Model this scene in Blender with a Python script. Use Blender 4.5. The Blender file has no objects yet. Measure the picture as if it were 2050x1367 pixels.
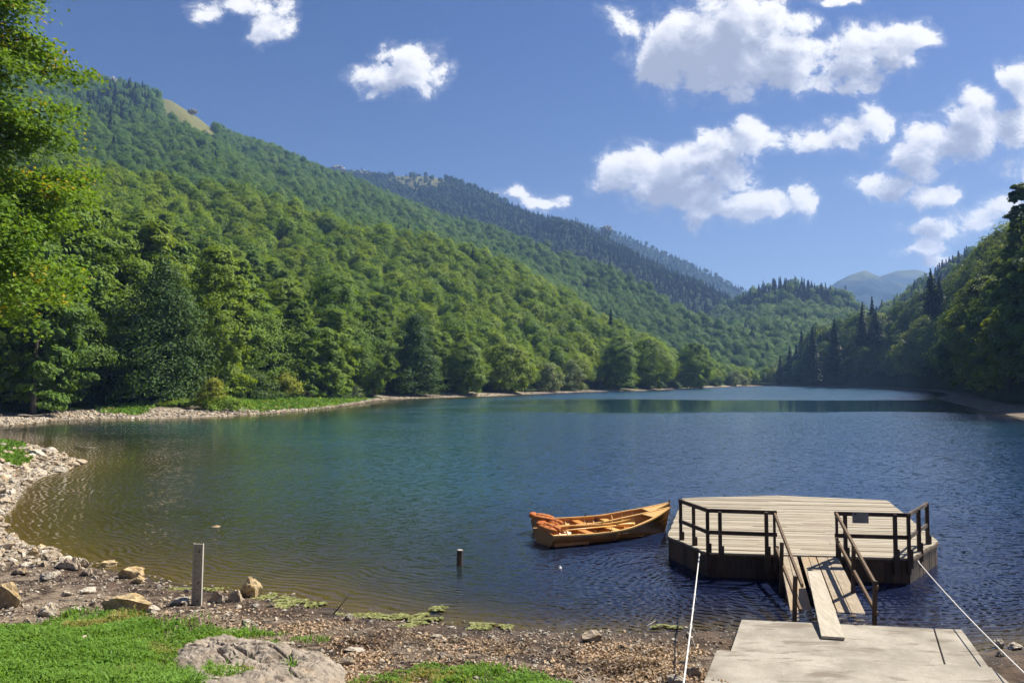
import bpy, bmesh, math, random
import numpy as np
from mathutils import Vector, Matrix, noise as mnoise

random.seed(7)
RNG = np.random.default_rng(11)
SC = bpy.context.scene
COL = SC.collection
R = math.radians

# ------------------------------------------------------------------ camera
F_PX, CXP, CYP, HORIZON = 1537.0, 1025.0, 683.5, 757.0     # in pixels of the 2050 wide photograph
CAM_Z = 5.0
PITCH = math.atan((HORIZON - CYP) / F_PX)
cam_d = bpy.data.cameras.new('camera')
cam_d.lens = 27.0
cam_d.sensor_width = 36.0
cam_d.clip_end = 20000
cam_d.clip_start = 0.1
cam = bpy.data.objects.new('camera', cam_d)
COL.objects.link(cam)
cam.location = (0, 0, CAM_Z)
cam.rotation_euler = (math.pi / 2 + PITCH, 0, 0)
SC.camera = cam

# ------------------------------------------------------------------ exposure and render settings
SC.view_settings.view_transform = 'Standard'
SC.view_settings.look = 'None'
SC.view_settings.exposure = 1.0
SC.view_settings.gamma = 1.0
SC.view_settings.use_curve_mapping = False
SC.render.engine = 'CYCLES'
SC.cycles.max_bounces = 6
SC.cycles.diffuse_bounces = 2
SC.cycles.use_adaptive_sampling = True
SC.cycles.adaptive_threshold = 0.03
SC.cycles.glossy_bounces = 3
SC.cycles.transmission_bounces = 4
SC.cycles.transparent_max_bounces = 8
SC.cycles.volume_bounces = 0
SC.cycles.use_denoising = True
SC.cycles.sample_clamp_indirect = 6.0

# ------------------------------------------------------------------ sun
SUN_AZ, SUN_EL = R(60), R(50)          # azimuth clockwise from +Y (the view direction), seen from above
SUN_DIR = Vector((math.sin(SUN_AZ) * math.cos(SUN_EL), math.cos(SUN_AZ) * math.cos(SUN_EL), math.sin(SUN_EL)))
sl = bpy.data.lights.new('sun', 'SUN')
sl.energy = 5.0
sl.angle = R(0.53)
sl.color = (1.0, 0.93, 0.80)
so = bpy.data.objects.new('sun', sl)
COL.objects.link(so)
so.rotation_euler = SUN_DIR.to_track_quat('Z', 'Y').to_euler()
so.location = (60, 40, 200)


def px_dir(px, py):
    xc, yc = (px - CXP) / F_PX, -(py - CYP) / F_PX
    s, c = math.sin(PITCH), math.cos(PITCH)
    return Vector((xc, c - yc * s, s + yc * c))


def at_z(px, py, z=0.0):
    d = px_dir(px, py)
    t = (z - CAM_Z) / d.z
    return Vector((d.x * t, d.y * t, z))


def at_y(px, py, depth):
    d = px_dir(px, py)
    t = depth / d.y
    return Vector((d.x * t, depth, CAM_Z + d.z * t))


def project(p):
    """pixels (2050 wide) of world points, n x 3"""
    p = np.asarray(p, dtype=float).reshape(-1, 3)
    s, c = math.sin(PITCH), math.cos(PITCH)
    dz = p[:, 2] - CAM_Z
    fw = p[:, 1] * c + dz * s
    up = -p[:, 1] * s + dz * c
    fw = np.where(fw < 0.05, 0.05, fw)
    return np.stack([CXP + F_PX * p[:, 0] / fw, CYP - F_PX * up / fw], axis=1)


# ------------------------------------------------------------------ node helper
class NT:
    def __init__(self, tree):
        self.t = tree
        self.n = tree.nodes
        self.l = tree.links

    def node(self, typ, **kw):
        nd = self.n.new(typ)
        for k, v in kw.items():
            setattr(nd, k, v)
        return nd

    def put(self, sock, v):
        if v is None:
            return
        if isinstance(v, bpy.types.NodeSocket):
            self.l.new(v, sock)
        else:
            if isinstance(v, (tuple, list)) and len(v) == 3 and sock.type == 'RGBA':
                v = (*v, 1.0)
            sock.default_value = v

    def math(self, op, a, b=None, c=None, clamp=False):
        nd = self.node('ShaderNodeMath', operation=op, use_clamp=clamp)
        for i, v in enumerate((a, b, c)):
            if v is not None:
                self.put(nd.inputs[i], v)
        return nd.outputs[0]

    def vmath(self, op, a, b=None):
        nd = self.node('ShaderNodeVectorMath', operation=op)
        self.put(nd.inputs[0], a)
        if b is not None:
            self.put(nd.inputs[1], b)
        return nd.outputs['Value'] if op in ('LENGTH', 'DOT_PRODUCT', 'DISTANCE') else nd.outputs['Vector']

    def ramp(self, v, lo, hi, a=0.0, b=1.0, smooth=True):
        nd = self.node('ShaderNodeMapRange')
        nd.interpolation_type = 'SMOOTHSTEP' if smooth else 'LINEAR'
        nd.clamp = True
        self.put(nd.inputs['Value'], v)
        self.put(nd.inputs['From Min'], lo)
        self.put(nd.inputs['From Max'], hi)
        self.put(nd.inputs['To Min'], a)
        self.put(nd.inputs['To Max'], b)
        return nd.outputs['Result']

    def mix(self, fac, a, b, blend='MIX'):
        nd = self.node('ShaderNodeMix', data_type='RGBA', blend_type=blend)
        self.put(nd.inputs[0], fac)
        self.put(nd.inputs[6], a)
        self.put(nd.inputs[7], b)
        return nd.outputs[2]

    def noise(self, vec, scale, detail=4.0, rough=0.55, dist=0.0, out='Fac'):
        nd = self.node('ShaderNodeTexNoise')
        if vec is not None:
            self.put(nd.inputs['Vector'], vec)
        nd.inputs['Scale'].default_value = scale
        nd.inputs['Detail'].default_value = detail
        nd.inputs['Roughness'].default_value = rough
        nd.inputs['Distortion'].default_value = dist
        return nd.outputs[out]

    def voronoi(self, vec, scale, feature='F1', out='Distance', rand=1.0):
        nd = self.node('ShaderNodeTexVoronoi', feature=feature)
        if vec is not None:
            self.put(nd.inputs['Vector'], vec)
        nd.inputs['Scale'].default_value = scale
        nd.inputs['Randomness'].default_value = rand
        return nd.outputs[out]

    def cramp(self, fac, stops):
        nd = self.node('ShaderNodeValToRGB')
        e = nd.color_ramp.elements
        while len(e) < len(stops):
            e.new(0.5)
        for el, (p, c) in zip(e, stops):
            el.position = p
            el.color = (*c, 1.0)
        self.put(nd.inputs[0], fac)
        return nd.outputs[0]

    def xyz(self, vec):
        nd = self.node('ShaderNodeSeparateXYZ')
        self.put(nd.inputs[0], vec)
        return nd.outputs

    def comb(self, x, y, z):
        nd = self.node('ShaderNodeCombineXYZ')
        for s, v in zip(nd.inputs, (x, y, z)):
            self.put(s, v)
        return nd.outputs[0]

    def bump(self, h, strength=0.5, dist=0.1, normal=None):
        nd = self.node('ShaderNodeBump')
        nd.inputs['Strength'].default_value = strength
        nd.inputs['Distance'].default_value = dist
        self.put(nd.inputs['Height'], h)
        if normal is not None:
            self.put(nd.inputs['Normal'], normal)
        return nd.outputs[0]

    def attr(self, name, out='Fac'):
        nd = self.node('ShaderNodeAttribute', attribute_name=name)
        return nd.outputs[out]


def new_mat(name):
    m = bpy.data.materials.new(name)
    m.use_nodes = True
    nt = NT(m.node_tree)
    bsdf = m.node_tree.nodes['Principled BSDF']
    out = m.node_tree.nodes['Material Output']
    return m, nt, bsdf, out


# ------------------------------------------------------------------ world: Nishita sky with drifting cumulus
def build_world():
    w = bpy.data.worlds.new('World')
    SC.world = w
    w.use_nodes = True
    w.cycles.sampling_method = 'MANUAL'
    w.cycles.sample_map_resolution = 256
    nt = NT(w.node_tree)
    bg = w.node_tree.nodes['Background']
    sky = nt.node('ShaderNodeTexSky', sky_type='NISHITA')
    sky.sun_disc = False
    sky.sun_elevation = SUN_EL
    sky.sun_rotation = SUN_AZ
    sky.altitude = 1100
    sky.air_density = 1.0
    sky.dust_density = 1.1
    sky.ozone_density = 4.5
    # cumulus banks, as ellipses on the plane y = 1 in front of the lake (u to the right, v up)
    clouds = [
        (470, 10, 85, 34, .72), (535, 55, 55, 45, .72), (520, 88, 30, 22, .6), (430, 30, 40, 14, .5),
        (830, 130, 68, 50, 1.), (755, 155, 72, 30, .95), (795, 112, 42, 34, .9), (868, 140, 36, 40, .9),
        (1400, 85, 135, 85, 1.1), (1335, 125, 58, 58, 1.), (1500, 130, 115, 72, 1.1), (1470, 40, 105, 80, 1.1), (1575, 110, 75, 62, 1.),
        (1490, 190, 48, 32, .9), (1262, 42, 50, 30, .62), (1545, 25, 60, 42, 1.), (1600, 55, 40, 40, .6), (1430, 160, 90, 40, 1.),
        (1700, 125, 78, 55, 1.), (1795, 95, 66, 55, 1.), (1725, 85, 95, 34, .75), (1660, 160, 56, 34, .95), (1695, 176, 44, 18, .75), (1835, 75, 42, 36, .9),
        (1250, 340, 66, 46, 1.), (1345, 330, 85, 55, 1.1), (1440, 305, 80, 48, 1.), (1505, 285, 64, 36, .85), (1365, 385, 120, 52, 1.1),
        (1430, 430, 100, 36, .9), (1525, 410, 82, 36, .95), (1598, 392, 38, 38, .95), (1470, 350, 66, 48, 1.), (1420, 265, 42, 26, .8), (1500, 262, 28, 24, .8),
        (1640, 278, 55, 32, .9), (1738, 260, 40, 38, 1.), (1690, 265, 52, 36, .95),
        (1822, 325, 74, 52, 1.), (1850, 275, 55, 38, .85), (1785, 372, 64, 28, .95), (1875, 382, 82, 30, .85), (1960, 240, 82, 58, 1.),
        (2025, 250, 60, 55, 1.), (1915, 292, 66, 40, .9), (2042, 165, 36, 58, 1.), (1850, 398, 62, 18, .7), (1935, 195, 36, 26, .8),
        (1850, 452, 85, 18, .5), (1955, 440, 62, 36, .5), (1995, 410, 54, 28, .45), (1846, 495, 38, 26, .8), (1868, 517, 32, 14, .8),
        (1035, 385, 45, 22, .85), (1090, 404, 46, 15, .85), (1690, 0, 62, 14, .8), (2100, 330, 90, 40, .9),
        (-500, -150, 300, 80, .9), (900, -420, 260, 110, .9), (2500, -250, 300, 130, 1.), (1600, -300, 240, 90, 1.),
    ]
    # density group
    g = bpy.data.node_groups.new('cloud density', 'ShaderNodeTree')
    g.interface.new_socket('UV', in_out='INPUT', socket_type='NodeSocketVector')
    g.interface.new_socket('Density', in_out='OUTPUT', socket_type='NodeSocketFloat')
    gn = NT(g)
    gi, go = gn.node('NodeGroupInput'), gn.node('NodeGroupOutput')
    uv = gi.outputs[0]
    warp = gn.noise(uv, 11.0, 5.0, 0.6, out='Color')
    warp = gn.vmath('SUBTRACT', warp, (0.5, 0.5, 0.5))
    warp = gn.vmath('MULTIPLY', warp, (0.085, 0.06, 0.0))
    uvw = gn.vmath('ADD', uv, warp)
    uvw = gn.vmath('MULTIPLY', uvw, (1, 1, 0))
    total = None
    for (cx, cy, rx, ry, st) in clouds:
        d = px_dir(cx, cy)
        c = (d.x / d.y, d.z / d.y, 0.0)
        q = gn.vmath('SUBTRACT', uvw, c)
        q = gn.vmath('MULTIPLY', q, (F_PX / rx / 1.15, F_PX / ry / 1.15, 0.0))
        ln = gn.vmath('LENGTH', q)
        b = gn.math('MULTIPLY_ADD', ln, -st, st)       # st at the middle, 0 at the rim
        total = b if total is None else gn.math('SMOOTH_MAX', total, b, 0.13)
    n1 = gn.noise(gn.vmath('MULTIPLY', uv, (1, 1.15, 0)), 15.0, 12.0, 0.70, 0.3)
    n2 = gn.voronoi(gn.vmath('ADD', gn.vmath('MULTIPLY', uv, (1, 1.1, 0)), gn.vmath('MULTIPLY', warp, (0.6, 0.6, 0))), 30.0, 'SMOOTH_F1')
    dens = gn.math('MULTIPLY_ADD', gn.math('SUBTRACT', n1, 0.515), 2.3, total)
    dens = gn.math('MULTIPLY_ADD', gn.math('SUBTRACT', 0.42, n2), 0.55, dens)
    gn.put(go.inputs[0], dens)

    tc = nt.node('ShaderNodeTexCoord')
    x, y, z = nt.xyz(tc.outputs['Generated'])
    ys = nt.math('MAXIMUM', y, 0.08)
    uvx, uvz = nt.math('DIVIDE', x, ys), nt.math('DIVIDE', z, ys)
    uvv = nt.comb(uvx, uvz, 0.0)

    def dens_at(off):
        gnode = nt.node('ShaderNodeGroup')
        gnode.node_tree = g
        nt.put(gnode.inputs[0], nt.vmath('ADD', uvv, off))
        return gnode.outputs[0]
    d0 = dens_at((0, 0, 0))
    d1 = dens_at((0.012, 0.017, 0))
    d2 = dens_at((0.022, 0.046, 0))
    front = nt.ramp(y, 0.1, 0.25)
    alpha = nt.math('MULTIPLY', nt.ramp(d0, 0.0, 0.42), front)
    alpha = nt.math('MAXIMUM', alpha, nt.math('MULTIPLY', nt.ramp(d0, -0.22, 0.2, 0.0, 0.16), front))
    # optical depth towards the sun
    tau = nt.math('ADD', nt.ramp(d1, 0.05, 0.85, 0, 0.62, False), nt.ramp(d2, 0.05, 0.9, 0, 0.74, False))
    lit = nt.math('SUBTRACT', 1.0, tau, clamp=True)
    ccol = nt.cramp(lit, [(0.0, (4.3, 4.7, 6.0)), (0.3, (5.6, 6.0, 7.3)), (0.62, (8.2, 8.4, 9.3)), (0.88, (10.8, 10.8, 11.0)), (1.0, (11.4, 11.3, 11.3))])
    # the polarised sky: deeper away from the sun
    blue = nt.mix(1.0, sky.outputs[0], nt.mix(nt.ramp(z, 0.05, 0.42, 0, 1, False), (1.02, 0.93, 0.92), (0.68, 0.76, 0.98)), 'MULTIPLY')
    col = nt.mix(alpha, blue, ccol)
    nt.put(bg.inputs['Color'], col)
    bg.inputs['Strength'].default_value = 0.05


build_world()

# ------------------------------------------------------------------ object helpers


def link(o, parent=None):
    COL.objects.link(o)
    if parent is not None:
        o.parent = parent
    return o


def tag(o, label=None, cat=None, group=None, kind=None):
    if label:
        o['label'] = label
    if cat:
        o['category'] = cat
    if group:
        o['group'] = group
    if kind:
        o['kind'] = kind
    return o


def empty(name, loc=(0, 0, 0), rz=0.0):
    o = bpy.data.objects.new(name, None)
    o.empty_display_size = 0.3
    o.location = loc
    o.rotation_euler = (0, 0, rz)
    return link(o)


def np_mesh(name, verts, faces, mats=(), smooth=False, attrs=None):
    """verts n x 3, faces m x k (all the same k)"""
    verts = np.asarray(verts, dtype=np.float32)
    faces = np.asarray(faces, dtype=np.int32)
    me = bpy.data.meshes.new(name)
    me.vertices.add(len(verts))
    me.vertices.foreach_set('co', verts.ravel())
    m, k = faces.shape
    me.loops.add(m * k)
    me.loops.foreach_set('vertex_index', faces.ravel())
    me.polygons.add(m)
    me.polygons.foreach_set('loop_start', np.arange(0, m * k, k, dtype=np.int32))
    me.polygons.foreach_set('use_smooth', np.full(m, smooth, dtype=bool))
    for a, v in (attrs or {}).items():
        at = me.attributes.new(a, 'FLOAT', 'POINT')
        at.data.foreach_set('value', np.asarray(v, dtype=np.float32))
    me.update(calc_edges=True)
    for mt in mats:
        me.materials.append(mt)
    return me


def mesh_obj(name, me, parent=None):
    return link(bpy.data.objects.new(name, me), parent)


class MB:
    """collects boxes, bars, tubes and lofts, then links them as one mesh"""

    def __init__(self):
        self.v, self.f = [], []

    def add(self, vs, fs):
        b = len(self.v)
        self.v += [tuple(v) for v in vs]
        self.f += [tuple(i + b for i in f) for f in fs]

    def bar(self, a, b, w, h, up=(0, 0, 1), jitter=0.0):
        a, b = Vector(a), Vector(b)
        d = (b - a).normalized()
        u = Vector(up)
        s = d.cross(u)
        if s.length < 1e-4:
            s = d.cross(Vector((0, 1, 0)))
        s.normalize()
        u = s.cross(d).normalized()
        s, u = s * w / 2, u * h / 2
        vs = [a - s - u, a + s - u, a + s + u, a - s + u, b - s - u, b + s - u, b + s + u, b - s + u]
        self.add(vs, [(0, 1, 2, 3), (7, 6, 5, 4), (0, 4, 5, 1), (1, 5, 6, 2), (2, 6, 7, 3), (3, 7, 4, 0)])

    def tube(self, pts, rad, seg=8, cap=True):
        pts = [Vector(p) for p in pts]
        n = len(pts)
        rr = rad if isinstance(rad, (list, tuple)) else [rad] * n
        vs, fs = [], []
        ref = Vector((0, 0, 1))
        for i, p in enumerate(pts):
            t = (pts[min(i + 1, n - 1)] - pts[max(i - 1, 0)]).normalized()
            s = t.cross(ref)
            if s.length < 0.05:
                s = t.cross(Vector((0.3, 1, 0)))
            s.normalize()
            u = s.cross(t)
            for k in range(seg):
                a = 2 * math.pi * k / seg
                vs.append(p + (s * math.cos(a) + u * math.sin(a)) * rr[i])
        for i in range(n - 1):
            for k in range(seg):
                k2 = (k + 1) % seg
                fs.append((i * seg + k, i * seg + k2, (i + 1) * seg + k2, (i + 1) * seg + k))
        if cap:
            fs.append(tuple(range(seg - 1, -1, -1)))
            fs.append(tuple((n - 1) * seg + k for k in range(seg)))
        self.add(vs, fs)

    def prism(self, poly, z0, z1):
        n = len(poly)
        vs = [(x, y, z0) for x, y in poly] + [(x, y, z1) for x, y in poly]
        fs = [tuple(range(n - 1, -1, -1)), tuple(range(n, 2 * n))]
        fs += [(i, (i + 1) % n, n + (i + 1) % n, n + i) for i in range(n)]
        self.add(vs, fs)

    def build(self, name, mat, parent=None, bevel=0.0, smooth=False):
        me = bpy.data.meshes.new(name)
        me.from_pydata(self.v, [], self.f)
        bm = bmesh.new()
        bm.from_mesh(me)
        bmesh.ops.recalc_face_normals(bm, faces=bm.faces)
        bm.to_mesh(me)
        bm.free()
        me.materials.append(mat)
        if smooth:
            for p in me.polygons:
                p.use_smooth = True
        o = mesh_obj(name, me, parent)
        if bevel:
            md = o.modifiers.new('bevel', 'BEVEL')
            md.width = bevel
            md.segments = 2
            md.limit_method = 'ANGLE'
        return o


def copy_tree(o, parent=None):
    c = o.copy()
    COL.objects.link(c)
    if parent is not None:
        c.parent = parent
    for ch in o.children:
        copy_tree(ch, c)
    return c


# numpy value noise
def _hash(ix, iy, s):
    h = (ix * 374761393 + iy * 668265263 + s * 974711) & 0xffffffff
    h = ((h ^ (h >> 13)) * 1274126177) & 0xffffffff
    return ((h ^ (h >> 16)) & 0xffff) / 65535.0


def vnoise(x, y, s=0):
    x, y = np.asarray(x, float), np.asarray(y, float)
    ix, iy = np.floor(x).astype(np.int64), np.floor(y).astype(np.int64)
    fx, fy = x - ix, y - iy
    fx, fy = fx * fx * (3 - 2 * fx), fy * fy * (3 - 2 * fy)
    a, b = _hash(ix, iy, s), _hash(ix + 1, iy, s)
    c, d = _hash(ix, iy + 1, s), _hash(ix + 1, iy + 1, s)
    return (a * (1 - fx) + b * fx) * (1 - fy) + (c * (1 - fx) + d * fx) * fy


def fbm(x, y, oct=4, s=0):
    t, a, n = 0, 0.5, 0
    for i in range(oct):
        t = t + a * vnoise(np.asarray(x) * 2 ** i, np.asarray(y) * 2 ** i, s + i)
        n += a
        a *= 0.5
    return t / n - 0.5


def in_poly(x, y, poly):
    x, y = np.asarray(x), np.asarray(y)
    r = np.zeros(x.shape, bool)
    n = len(poly)
    for i in range(n):
        (x1, y1), (x2, y2) = poly[i], poly[(i + 1) % n]
        if y1 == y2:
            continue
        c = ((y1 > y) != (y2 > y)) & (x < (x2 - x1) * (y - y1) / (y2 - y1) + x1)
        r ^= c
    return r


# ------------------------------------------------------------------ the lake outline and the height of the ground
SHORE_PX = [(1960, 1304), (1700, 1290), (1480, 1264), (1390, 1262), (1300, 1265), (1150, 1268), (1000, 1262), (870, 1250), (760, 1238), (650, 1218),
            (560, 1196), (480, 1190), (400, 1180), (330, 1168), (270, 1152), (200, 1140), (150, 1125), (100, 1105), (40, 1085), (8, 1060), (5, 1040),
            (30, 1012), (45, 982), (80, 957), (140, 938), (168, 924), (130, 912), (80, 893), (30, 882), (-40, 874), (-160, 864), (-200, 858), (-100, 853),
            (0, 852), (60, 848), (110, 840), (190, 838), (280, 838), (440, 834), (540, 826), (620, 820), (690, 812), (760, 800), (820, 797), (1000, 792),
            (1100, 787), (1200, 783.5), (1290, 782), (1380, 776.5), (1480, 773.5), (1530, 772), (1600, 773.5), (1700, 776), (1800, 779), (1880, 783.5),
            (1912, 788), (1874, 797), (1930, 811), (2000, 826), (2060, 838)]
LAKE = [tuple(at_z(x, y)[:2]) for x, y in SHORE_PX] + [(78.0, 80.0), (70.0, 50.0), (45.0, 26.0), (24.0, 15.5)]
LAKE.append(tuple(at_z(2200, 1285)[:2]))
LAKE.append(tuple(at_z(2050, 1294)[:2]))
_LA = np.array(LAKE)


def shore_dist(x, y):
    """distance to the water's edge, positive on land"""
    x, y = np.asarray(x, float).ravel(), np.asarray(y, float).ravel()
    best = np.full(x.shape, 1e9)
    n = len(_LA)
    for i in range(n):
        a, b = _LA[i], _LA[(i + 1) % n]
        d = b - a
        t = np.clip(((x - a[0]) * d[0] + (y - a[1]) * d[1]) / (d @ d), 0, 1)
        best = np.minimum(best, (x - a[0] - t * d[0]) ** 2 + (y - a[1] - t * d[1]) ** 2)
    return np.where(in_poly(x, y, LAKE), -1, 1) * np.sqrt(best)


SLAB_LOW_Z, SLAB_UP_Z = 0.14, 0.28
SLAB_LOW = [at_z(1484, 1239, SLAB_LOW_Z), at_z(1925, 1259, SLAB_LOW_Z)]
SLAB_UP = [at_z(1434, 1299, SLAB_UP_Z), at_z(1985, 1334, SLAB_UP_Z)]


def ground_z(x, y, d=None):
    x, y = np.asarray(x, float).ravel(), np.asarray(y, float).ravel()
    if d is None:
        d = shore_dist(x, y)
    wob = fbm(x * 0.6, y * 0.6, 4, 3)
    dl = np.maximum(d, 0)
    near = 0.085 * dl + 0.2 * np.maximum(dl - 4.2, 0)
    near = np.minimum(near, 4.5) + wob * 0.22 * np.clip(dl / 1.5, 0.08, 1)
    near += fbm(x * 3.1, y * 3.1, 3, 9) * 0.07 * np.clip(dl / 0.8, 0.1, 1)
    far = np.minimum(0.11 * dl, 1.7) + fbm(x * 0.25, y * 0.25, 3, 5) * 0.5 * np.clip(dl / 4, 0, 1)
    k = np.clip((y - 26) / 30, 0, 1)
    z = near * (1 - k) + far * k
    # the left bank of rubble is a little higher
    bed = -0.055 * -np.minimum(d, 0) * 1.0
    bed = np.maximum(-0.07 * np.maximum(-d, 0) + fbm(x * 0.7, y * 0.7, 3, 21) * 0.10 * np.clip(-d / 2, 0, 1), -7.0)
    z = np.where(d < 0, bed, z)
    # trampled flat beside and under the concrete landing
    inside = in_poly(x, y, [(SLAB_LOW[0].x - 0.5, SLAB_LOW[0].y - 0.3), (SLAB_LOW[1].x + 0.1, SLAB_LOW[1].y - 0.3), (12.5, 6), (2.0, 6)])
    z = np.where(inside, np.minimum(z, 0.02), z)
    return z


def gz(x, y):
    return float(ground_z([x], [y])[0])


def on_ground(px, py):
    """the ground point seen through a pixel"""
    z = 0.2
    for _ in range(25):
        p = at_z(px, py, z)
        z = 0.5 * z + 0.5 * gz(p.x, p.y)
    p = at_z(px, py, z)
    return Vector((p.x, p.y, gz(p.x, p.y)))


# ------------------------------------------------------------------ materials
def m_ground():
    m, nt, b, out = new_mat('shore_ground')
    tc = nt.node('ShaderNodeNewGeometry')
    pos = tc.outputs['Position']
    d = nt.attr('inland')
    n_big = nt.noise(pos, 0.5, 4)
    n_mid = nt.noise(pos, 2.2, 6, 0.65)
    n_fine = nt.noise(pos, 14, 6, 0.7)
    vor = nt.voronoi(pos, 16.0)
    vcol = nt.voronoi(pos, 16.0, out='Color')
    vr = nt.xyz(vcol)[0]
    mud = nt.mix(nt.ramp(n_mid, 0.3, 0.7), (0.016, 0.010, 0.007), (0.095, 0.062, 0.040))
    grit = nt.mix(n_fine, (0.07, 0.05, 0.035), (0.30, 0.235, 0.17))
    peb = nt.mix(vr, (0.12, 0.09, 0.065), (0.46, 0.39, 0.31))
    dry = nt.ramp(nt.math('ADD', d, nt.math('MULTIPLY', nt.math('SUBTRACT', n_big, 0.5), 2.4)), 0.5, 2.2)
    land = nt.mix(nt.math('MULTIPLY', dry, nt.ramp(n_mid, 0.42, 0.62)), mud, grit)
    pmask = nt.math('MULTIPLY', nt.ramp(vor, 0.36, 0.26), nt.ramp(vr, 0.45, 0.6))
    land = nt.mix(nt.math('MULTIPLY', pmask, nt.ramp(n_big, 0.35, 0.55)), land, peb)
    # the stony shores round the lake
    rocky = nt.attr('rocky')
    v2 = nt.voronoi(pos, 1.6, out='Color')
    stone = nt.mix(nt.xyz(v2)[1], (0.22, 0.175, 0.125), (0.44, 0.37, 0.28))
    stone = nt.mix(nt.ramp(n_fine, 0.3, 0.7), stone, nt.mix(0.5, stone, (0.12, 0.1, 0.08)))
    land = nt.mix(rocky, land, stone)
    # grass and forest floor further in
    green = nt.mix(nt.noise(pos, 1.2, 5), (0.035, 0.075, 0.015), (0.10, 0.16, 0.03))
    land = nt.mix(nt.attr('green'), land, green)
    # lake bed
    bed = nt.mix(n_mid, (0.075, 0.05, 0.022), (0.28, 0.20, 0.10))
    land = nt.mix(nt.ramp(d, 0.05, -0.25), land, bed)
    nt.put(b.inputs['Base Color'], land)
    wet = nt.ramp(d, 1.0, 0.0)
    nt.put(b.inputs['Roughness'], nt.math('MULTIPLY_ADD', wet, -0.25, 0.95))
    b.inputs['Specular IOR Level'].default_value = 0.25
    h = nt.math('ADD', nt.math('MULTIPLY', n_fine, 0.6), nt.math('MULTIPLY', nt.ramp(vor, 0.45, 0.1), 0.5))
    nt.put(b.inputs['Normal'], nt.bump(h, 0.7, 0.04))
    return m


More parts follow.
